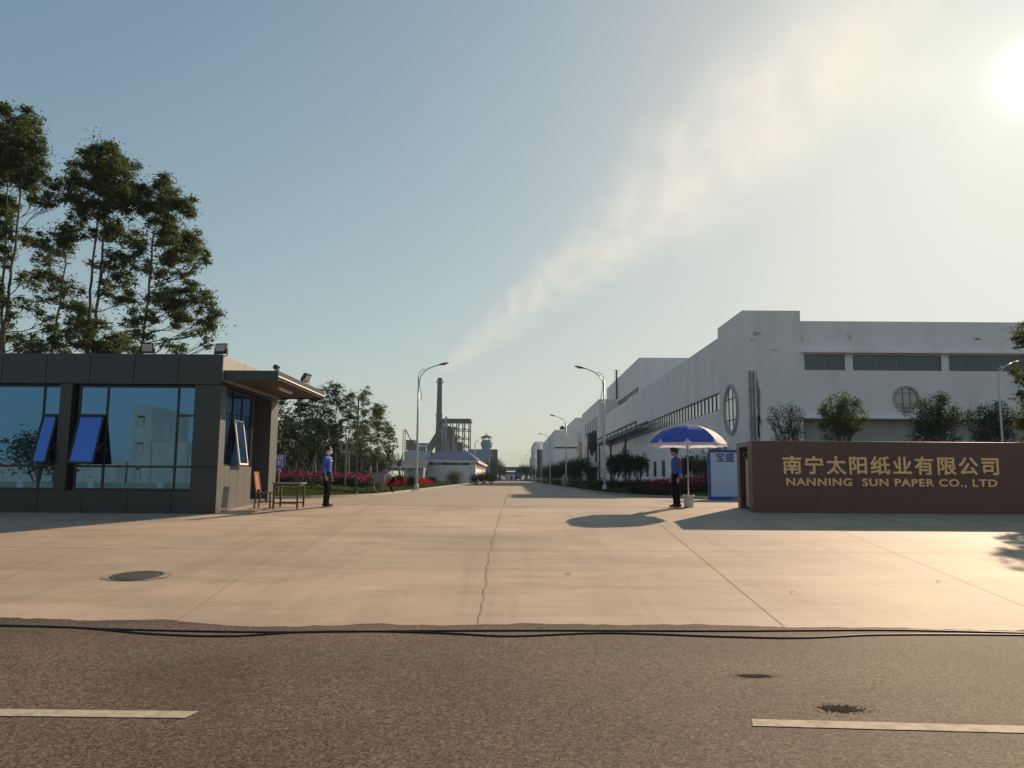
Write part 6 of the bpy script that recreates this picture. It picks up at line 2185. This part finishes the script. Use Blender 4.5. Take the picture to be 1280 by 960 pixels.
# blue sign on a post behind the guard house
sy_ = 31.5; c = at(350.5, 577, sy_)
bs = thing('blue_sign', 'blue sign with white strokes on a post behind the guard house pier', 'sign', (c.x, sy_, .07))
x0, x1, z0, z1 = c.x - .30, at(356.3, 577, sy_).x, at(351, 585, sy_).z, at(351, 567.5, sy_).z
MB().box(x0, x1, sy_, sy_ + .03, z0, z1).build('panel', M['sign_blue'], bs, bevel=.005)
mb = MB(); w_, h_ = x1 - x0, z1 - z0
for a, b, cc, d in ((.10, .16, .62, .90), (.26, .32, .62, .90), (.10, .32, .60, .65), (.44, .50, .62, .92), (.60, .66, .62, .92), (.76, .82, .62, .92), (.44, .82, .60, .65), (.30, .86, .42, .47), (.44, .50, .20, .42), (.50, .80, .28, .33), (.74, .80, .10, .28)):
    mb.box(x0 + w_ * a, x0 + w_ * b, sy_ - .006, sy_ - .001, z0 + h_ * cc, z0 + h_ * d)
mb.build('strokes', M['mask'], bs)
MB().tube([((x0 + x1) / 2, sy_ + .05, .05), ((x0 + x1) / 2, sy_ + .05, z1 - .1)], .03, 10).build('post', M['steel_grey'], bs)

# parked truck far up the street
ty = 262; tx = at(648, 600, ty).x
tr = thing('truck', 'dark box truck parked far up the street before the conveyor bridge', 'truck', (tx, ty, 0))
mb = MB(); mb.box(tx - 1.2, tx + 1.2, ty + 1.9, ty + 8, .95, 3.2); mb.build('cargo_box', M['truck_body'] if 'truck_body' in M else M['steel_dark'], tr, bevel=.05)
mb = MB(); mb.box(tx - 1.1, tx + 1.1, ty, ty + 1.75, .6, 2.4); mb.build('cab', M['sign_blue'], tr, bevel=.15)
MB().box(tx - .95, tx + .95, ty - .03, ty - .005, 1.5, 2.2).build('windscreen', M['dark_glass'], tr)
for x in (tx - .8, tx + .8):
    MB().box(x - .15, x + .15, ty - .03, ty - .005, .75, .95).build('headlight', M['lens'], tr)
MB().box(tx - .5, tx + .5, ty + .2, ty + 8, .6, .94).build('chassis', M['steel_dark'], tr)
for x in (tx - 1.0, tx + 1.0):
    for y in (ty + .9, ty + 6.4):
        MB().tube([(x - .14, y, .48), (x + .14, y, .48)], .47, 16).build('wheel', M['black_plastic'], tr)
# walkers far up the street
for px, y, lab in ((645.5, 235, 'tiny distant walker in dark clothes on the street by the truck'), (639.5, 245, 'tiny distant walker in the middle of the street end')):
    c = at(px, 600, y); t_ = thing('person', lab, 'person', (c.x, y, .006), R(90), 'distant walkers')
    J = standing(0, 'side'); J['mats'] = {'blue_shirt': M['trousers']}
    person_mesh('body', t_, J, .02); hair(t_, J['head'], (1, 0, 0))

# manhole cover
mc = on_ground(172, 720)
mh = thing('manhole_cover', 'round iron manhole cover in a worn concrete ring on the apron', 'manhole cover', (mc.x, mc.y, mc.z), 0)
mh.rotation_euler = (math.atan(.0576), 0, 0)
mb = MB(); mb.lathe([(.31, .0), (.31, .012), (.02, .014)], 40)
for i in range(-8, 9):
    for j in range(-8, 9):
        x, y = i * .04, j * .04
        if x * x + y * y < .27 ** 2: mb.box(x - .012, x + .012, y - .012, y + .012, .012, .019)
local_part(mb, 'cover', M['iron'], mh, False)
mb = MB(); n = 40; vs = []
for r_, z_ in ((.322, .006), (.322, .013), (.37, .013), (.378, .006)):
    for k in range(n): vs.append((r_ * math.cos(2 * math.pi * k / n), r_ * math.sin(2 * math.pi * k / n), z_))
mb.add(vs, [(i * n + k, i * n + (k + 1) % n, (i + 1) * n + (k + 1) % n, (i + 1) * n + k) for i in range(3) for k in range(n)])
local_part(mb, 'rim', M['iron'], mh, False)
mb = MB(); vs = []; r = random.Random(3); n = 60; rin, rout = [], []
for k in range(n):
    a = 2 * math.pi * k / n; q = .455 + .03 * math.sin(2 * a + 1) + r.uniform(-.025, .025)
    rin.append((.37 * math.cos(a), .37 * math.sin(a), .005)); rout.append((q * math.cos(a), q * .92 * math.sin(a), .0035))
mb.add(rin + rout, [(k, (k + 1) % n, n + (k + 1) % n, n + k) for k in range(n)])
local_part(mb, 'mortar_ring', mat('mortar', (.27, .22, .17), .9, var=.25, scale=8, bump=.3), mh, False)

# two black cables along the asphalt edge
def cable(pts_px, label, r=.0095):
    ps = [on_ground(*p) for p in pts_px]
    out = []
    for i in range(len(ps) - 1):
        p0, p1, p2, p3 = ps[max(i - 1, 0)], ps[i], ps[i + 1], ps[min(i + 2, len(ps) - 1)]
        for k in range(10):
            t = k / 10
            q = .5 * ((2 * p1) + (-p0 + p2) * t + (2 * p0 - 5 * p1 + 4 * p2 - p3) * t * t + (-p0 + 3 * p1 - 3 * p2 + p3) * t ** 3)
            out.append((q.x, q.y, -.826 + max(0, q.y - 8.9) * .0576 + r * .9))
    q = ps[-1]; out.append((q.x, q.y, -.826 + max(0, q.y - 8.9) * .0576 + r * .9))
    o = MB().tube(out, r, 8).build('cable', M['cable'], smooth=True)
    tag(o, label, 'cable', 'cables along the asphalt edge')


cable([(-60, 781.5), (60, 784.5), (160, 788.5), (330, 791.5), (520, 790.5), (700, 789.8), (900, 790.5), (1000, 790), (1130, 789.6), (1340, 794.5)], 'upper black cable along the asphalt edge, straight on the right')
cable([(-60, 783), (90, 786), (190, 794), (290, 796.8), (380, 791.6), (470, 790.9), (560, 793.5), (640, 797), (760, 793), (900, 797.5), (1000, 799), (1090, 795.5), (1200, 795), (1340, 796.5)], 'lower black cable along the asphalt edge, winding away from the other')
# dry leaves on the apron
for px, py, s, lab in ((711, 717, .11, 'dry curled leaf on the apron right of the crack'), (828, 650, .06, 'small reddish leaf near the umbrella shadow'), (1173, 727, .07, 'dark dry leaf on the apron below the sign wall'), (990, 741, .05, 'pale scrap on the apron between joint and sign wall')):
    c = on_ground(px, py); mb = MB()
    vs = []
    for k in range(9):
        a = k / 8
        vs += [(c.x + s * (a - .5), c.y + s * .22 * math.sin(math.pi * a), c.z + .008 + .02 * abs(a - .5)), (c.x + s * (a - .5), c.y - s * .22 * math.sin(math.pi * a), c.z + .008 + .03 * abs(a - .5))]
    mb.add(vs, [(2 * k, 2 * k + 2, 2 * k + 3, 2 * k + 1) for k in range(8)])
    o = mb.build('dry_leaf', M['wood_dark']); so = o.modifiers.new('solid', 'SOLIDIFY'); so.thickness = .002
    tag(o, lab, 'leaf', 'dry leaves on the apron')

# roadside opposite the gate, behind the viewer: it shows in the guard house glass
rw = thing('roadside_wall', 'long pale roadside wall across the road, mirrored in the guard house windows', 'wall', (-15, -14, -.83))
MB().box(-60, 30, -14.2, -14, -.9, .35).build('wall', mat('roadside_plaster', (.22, .25, .20), .9, var=.3, scale=.4, stain=.5), rw)
mb = MB()
for k in range(19): mb.box(-60 + 5 * k - .2, -60 + 5 * k + .2, -13.99, -13.9, -.9, .42)
mb.build('piers', M['grey_wall'], rw)
ah = thing('apartment_house', 'pale stepped building across the road, mirrored in the guard house windows', 'building', (-40, -46, -.9))
mb = MB()
mb.facade((-43.2, -46, -.9), u, Vector((0, 1, 0)), 2.3, 9.6, [(.7, 1.5, 1.4 + 2.9 * j, 2.6 + 2.9 * j) for j in range(3)], .3)
mb.box(-43.2, -40.9, -56, -46.35, -.9, 8.7); mb.box(-40.8, -37, -55, -46.5, -.9, 4.6); mb.box(-62, -43.4, -55, -47, -.9, 2.4); mb.box(-36.9, -24, -55, -47.2, -.9, 3.0)
mb.build('wall', mat('old_render', (.40, .38, .34), .9, var=.15, scale=.3, stain=.4), ah)
bush('roadside_tree', 'tree across the road, mirrored in the guard house windows', 'tree', -37, -20, -.9, 7, 6, 6, 400, 'leaf_dark', .3, None, None, 1.2, 9, 3000)

# ================================================================== SMOKE AND HAZE
def smoke_mat(name, dens, r0, slope, L, col, scale=6.0, aniso=.3, lo=.36, hi=.66, fade=0.8, rise=25.0):
    m = bpy.data.materials.new(name); m.use_nodes = True
    n, l = m.node_tree.nodes, m.node_tree.links
    n.remove(n['Principled BSDF'])
    v = n.new('ShaderNodeVolumePrincipled')
    v.inputs['Color'].default_value = (*col, 1); v.inputs['Anisotropy'].default_value = aniso
    tc = n.new('ShaderNodeTexCoord')
    # wander: shift the axis with a slow noise along the plume
    sep0 = n.new('ShaderNodeSeparateXYZ'); l.new(tc.outputs['Object'], sep0.inputs[0])

    def math_(op, a, b=None, clamp=False):
        x = n.new('ShaderNodeMath'); x.operation = op; x.use_clamp = clamp
        for i, q in enumerate((a, b)):
            if q is None: continue
            if isinstance(q, (int, float)): x.inputs[i].default_value = q
            else: l.new(q, x.inputs[i])
        return x.outputs[0]
    z = sep0.outputs['Z']
    rz = math_('MULTIPLY_ADD', z, slope); rz.node.inputs[2].default_value = r0
    t = math_('DIVIDE', z, L)
    vec = n.new('ShaderNodeCombineXYZ')
    l.new(math_('DIVIDE', sep0.outputs['X'], rz), vec.inputs[0]); l.new(math_('DIVIDE', sep0.outputs['Y'], rz), vec.inputs[1])
    lz = math_('MULTIPLY', math_('LOGARITHM', math_('ADD', math_('MULTIPLY', z, slope / r0), 1.0), 2.71828), 1 / slope * .9)
    l.new(lz, vec.inputs[2])
    nz = n.new('ShaderNodeTexNoise'); nz.inputs['Scale'].default_value = scale; nz.inputs['Detail'].default_value = 7; nz.inputs['Roughness'].default_value = .62; nz.inputs['Distortion'].default_value = .4
    l.new(vec.outputs[0], nz.inputs['Vector'])
    nw = n.new('ShaderNodeTexNoise'); nw.inputs['Scale'].default_value = scale * .35; nw.inputs['Detail'].default_value = 2
    l.new(vec.outputs[0], nw.inputs['Vector'])
    sub = n.new('ShaderNodeVectorMath'); sub.operation = 'SUBTRACT'; sub.inputs[1].default_value = (.5, .5, .5)
    l.new(nw.outputs['Color'], sub.inputs[0])
    sc = n.new('ShaderNodeVectorMath'); sc.operation = 'SCALE'; sc.inputs['Scale'].default_value = .75
    l.new(sub.outputs[0], sc.inputs[0])
    ad = n.new('ShaderNodeVectorMath'); ad.operation = 'ADD'
    l.new(vec.outputs[0], ad.inputs[0]); l.new(sc.outputs[0], ad.inputs[1])
    s2 = n.new('ShaderNodeSeparateXYZ'); l.new(ad.outputs[0], s2.inputs[0])
    rho = math_('SQRT', math_('ADD', math_('MULTIPLY', s2.outputs['X'], s2.outputs['X']), math_('MULTIPLY', s2.outputs['Y'], s2.outputs['Y'])))
    mr = n.new('ShaderNodeMapRange'); mr.interpolation_type = 'SMOOTHERSTEP'
    mr.inputs['From Min'].default_value = .95; mr.inputs['From Max'].default_value = .05
    l.new(rho, mr.inputs['Value'])
    m2 = n.new('ShaderNodeMapRange'); m2.interpolation_type = 'SMOOTHSTEP'
    m2.inputs['From Min'].default_value = lo; m2.inputs['From Max'].default_value = hi; m2.inputs['To Min'].default_value = .12
    l.new(nz.outputs['Fac'], m2.inputs['Value'])
    d = math_('MULTIPLY', mr.outputs[0], m2.outputs[0])
    d = math_('MULTIPLY', d, math_('DIVIDE', dens * r0, rz))
    f1 = math_('SUBTRACT', 1.0, math_('MULTIPLY', t, fade), True)
    f2 = math_('MULTIPLY', t, rise, True)
    d = math_('MULTIPLY', math_('MULTIPLY', d, f1), f2)
    l.new(d, v.inputs['Density'])
    l.new(v.outputs[0], n['Material Output'].inputs['Volume'])
    return m


def plume(name, label, a, b, r0, r1, dens, col, **kw):
    a, b = Vector(a), Vector(b); L = (b - a).length
    mb = MB(); mb.lathe([(r0, 0), (r1, L)], 20)
    m = smoke_mat(name, dens, r0, (r1 - r0) / L, L, col, **kw)
    o = local_part(mb, name, m, None, False)
    o.location = a; o.rotation_euler = (b - a).to_track_quat('Z', 'Y').to_euler()
    tag(o, label, 'smoke', kind='stuff')
    return o


a = at(549.5, 466, PY); b = at(1110, 12, PY)
plume('smoke', 'pale smoke plume drifting up right from the tall chimney', a, b, 4.5, 96.0, SMOKE_D, (.90, .92, .96), aniso=.40, scale=2.3, fade=.62, lo=.36, hi=.68, rise=70)
a = at(557, 521, phY - 1.5); b = at(576, 511, phY - 1.5)
plume('steam', 'small white steam puff above the power house roof', a, b, .7, 3.2, .5, (.95, .95, .95), scale=2.0, fade=.9)

if HAZE_D > 0:
    hm = bpy.data.materials.new('haze'); hm.use_nodes = True
    n, l = hm.node_tree.nodes, hm.node_tree.links
    n.remove(n['Principled BSDF'])
    v = n.new('ShaderNodeVolumePrincipled'); v.inputs['Color'].default_value = (.68, .83, 1.0, 1); v.inputs['Density'].default_value = HAZE_D; v.inputs['Anisotropy'].default_value = 0.0
    l.new(v.outputs[0], n['Material Output'].inputs['Volume'])
    top = ht + 1.8
    hz = MB().box(-1500, 1500, -400, 2300, -3.4, top).build('haze', hm)
    hz['kind'] = 'stuff'
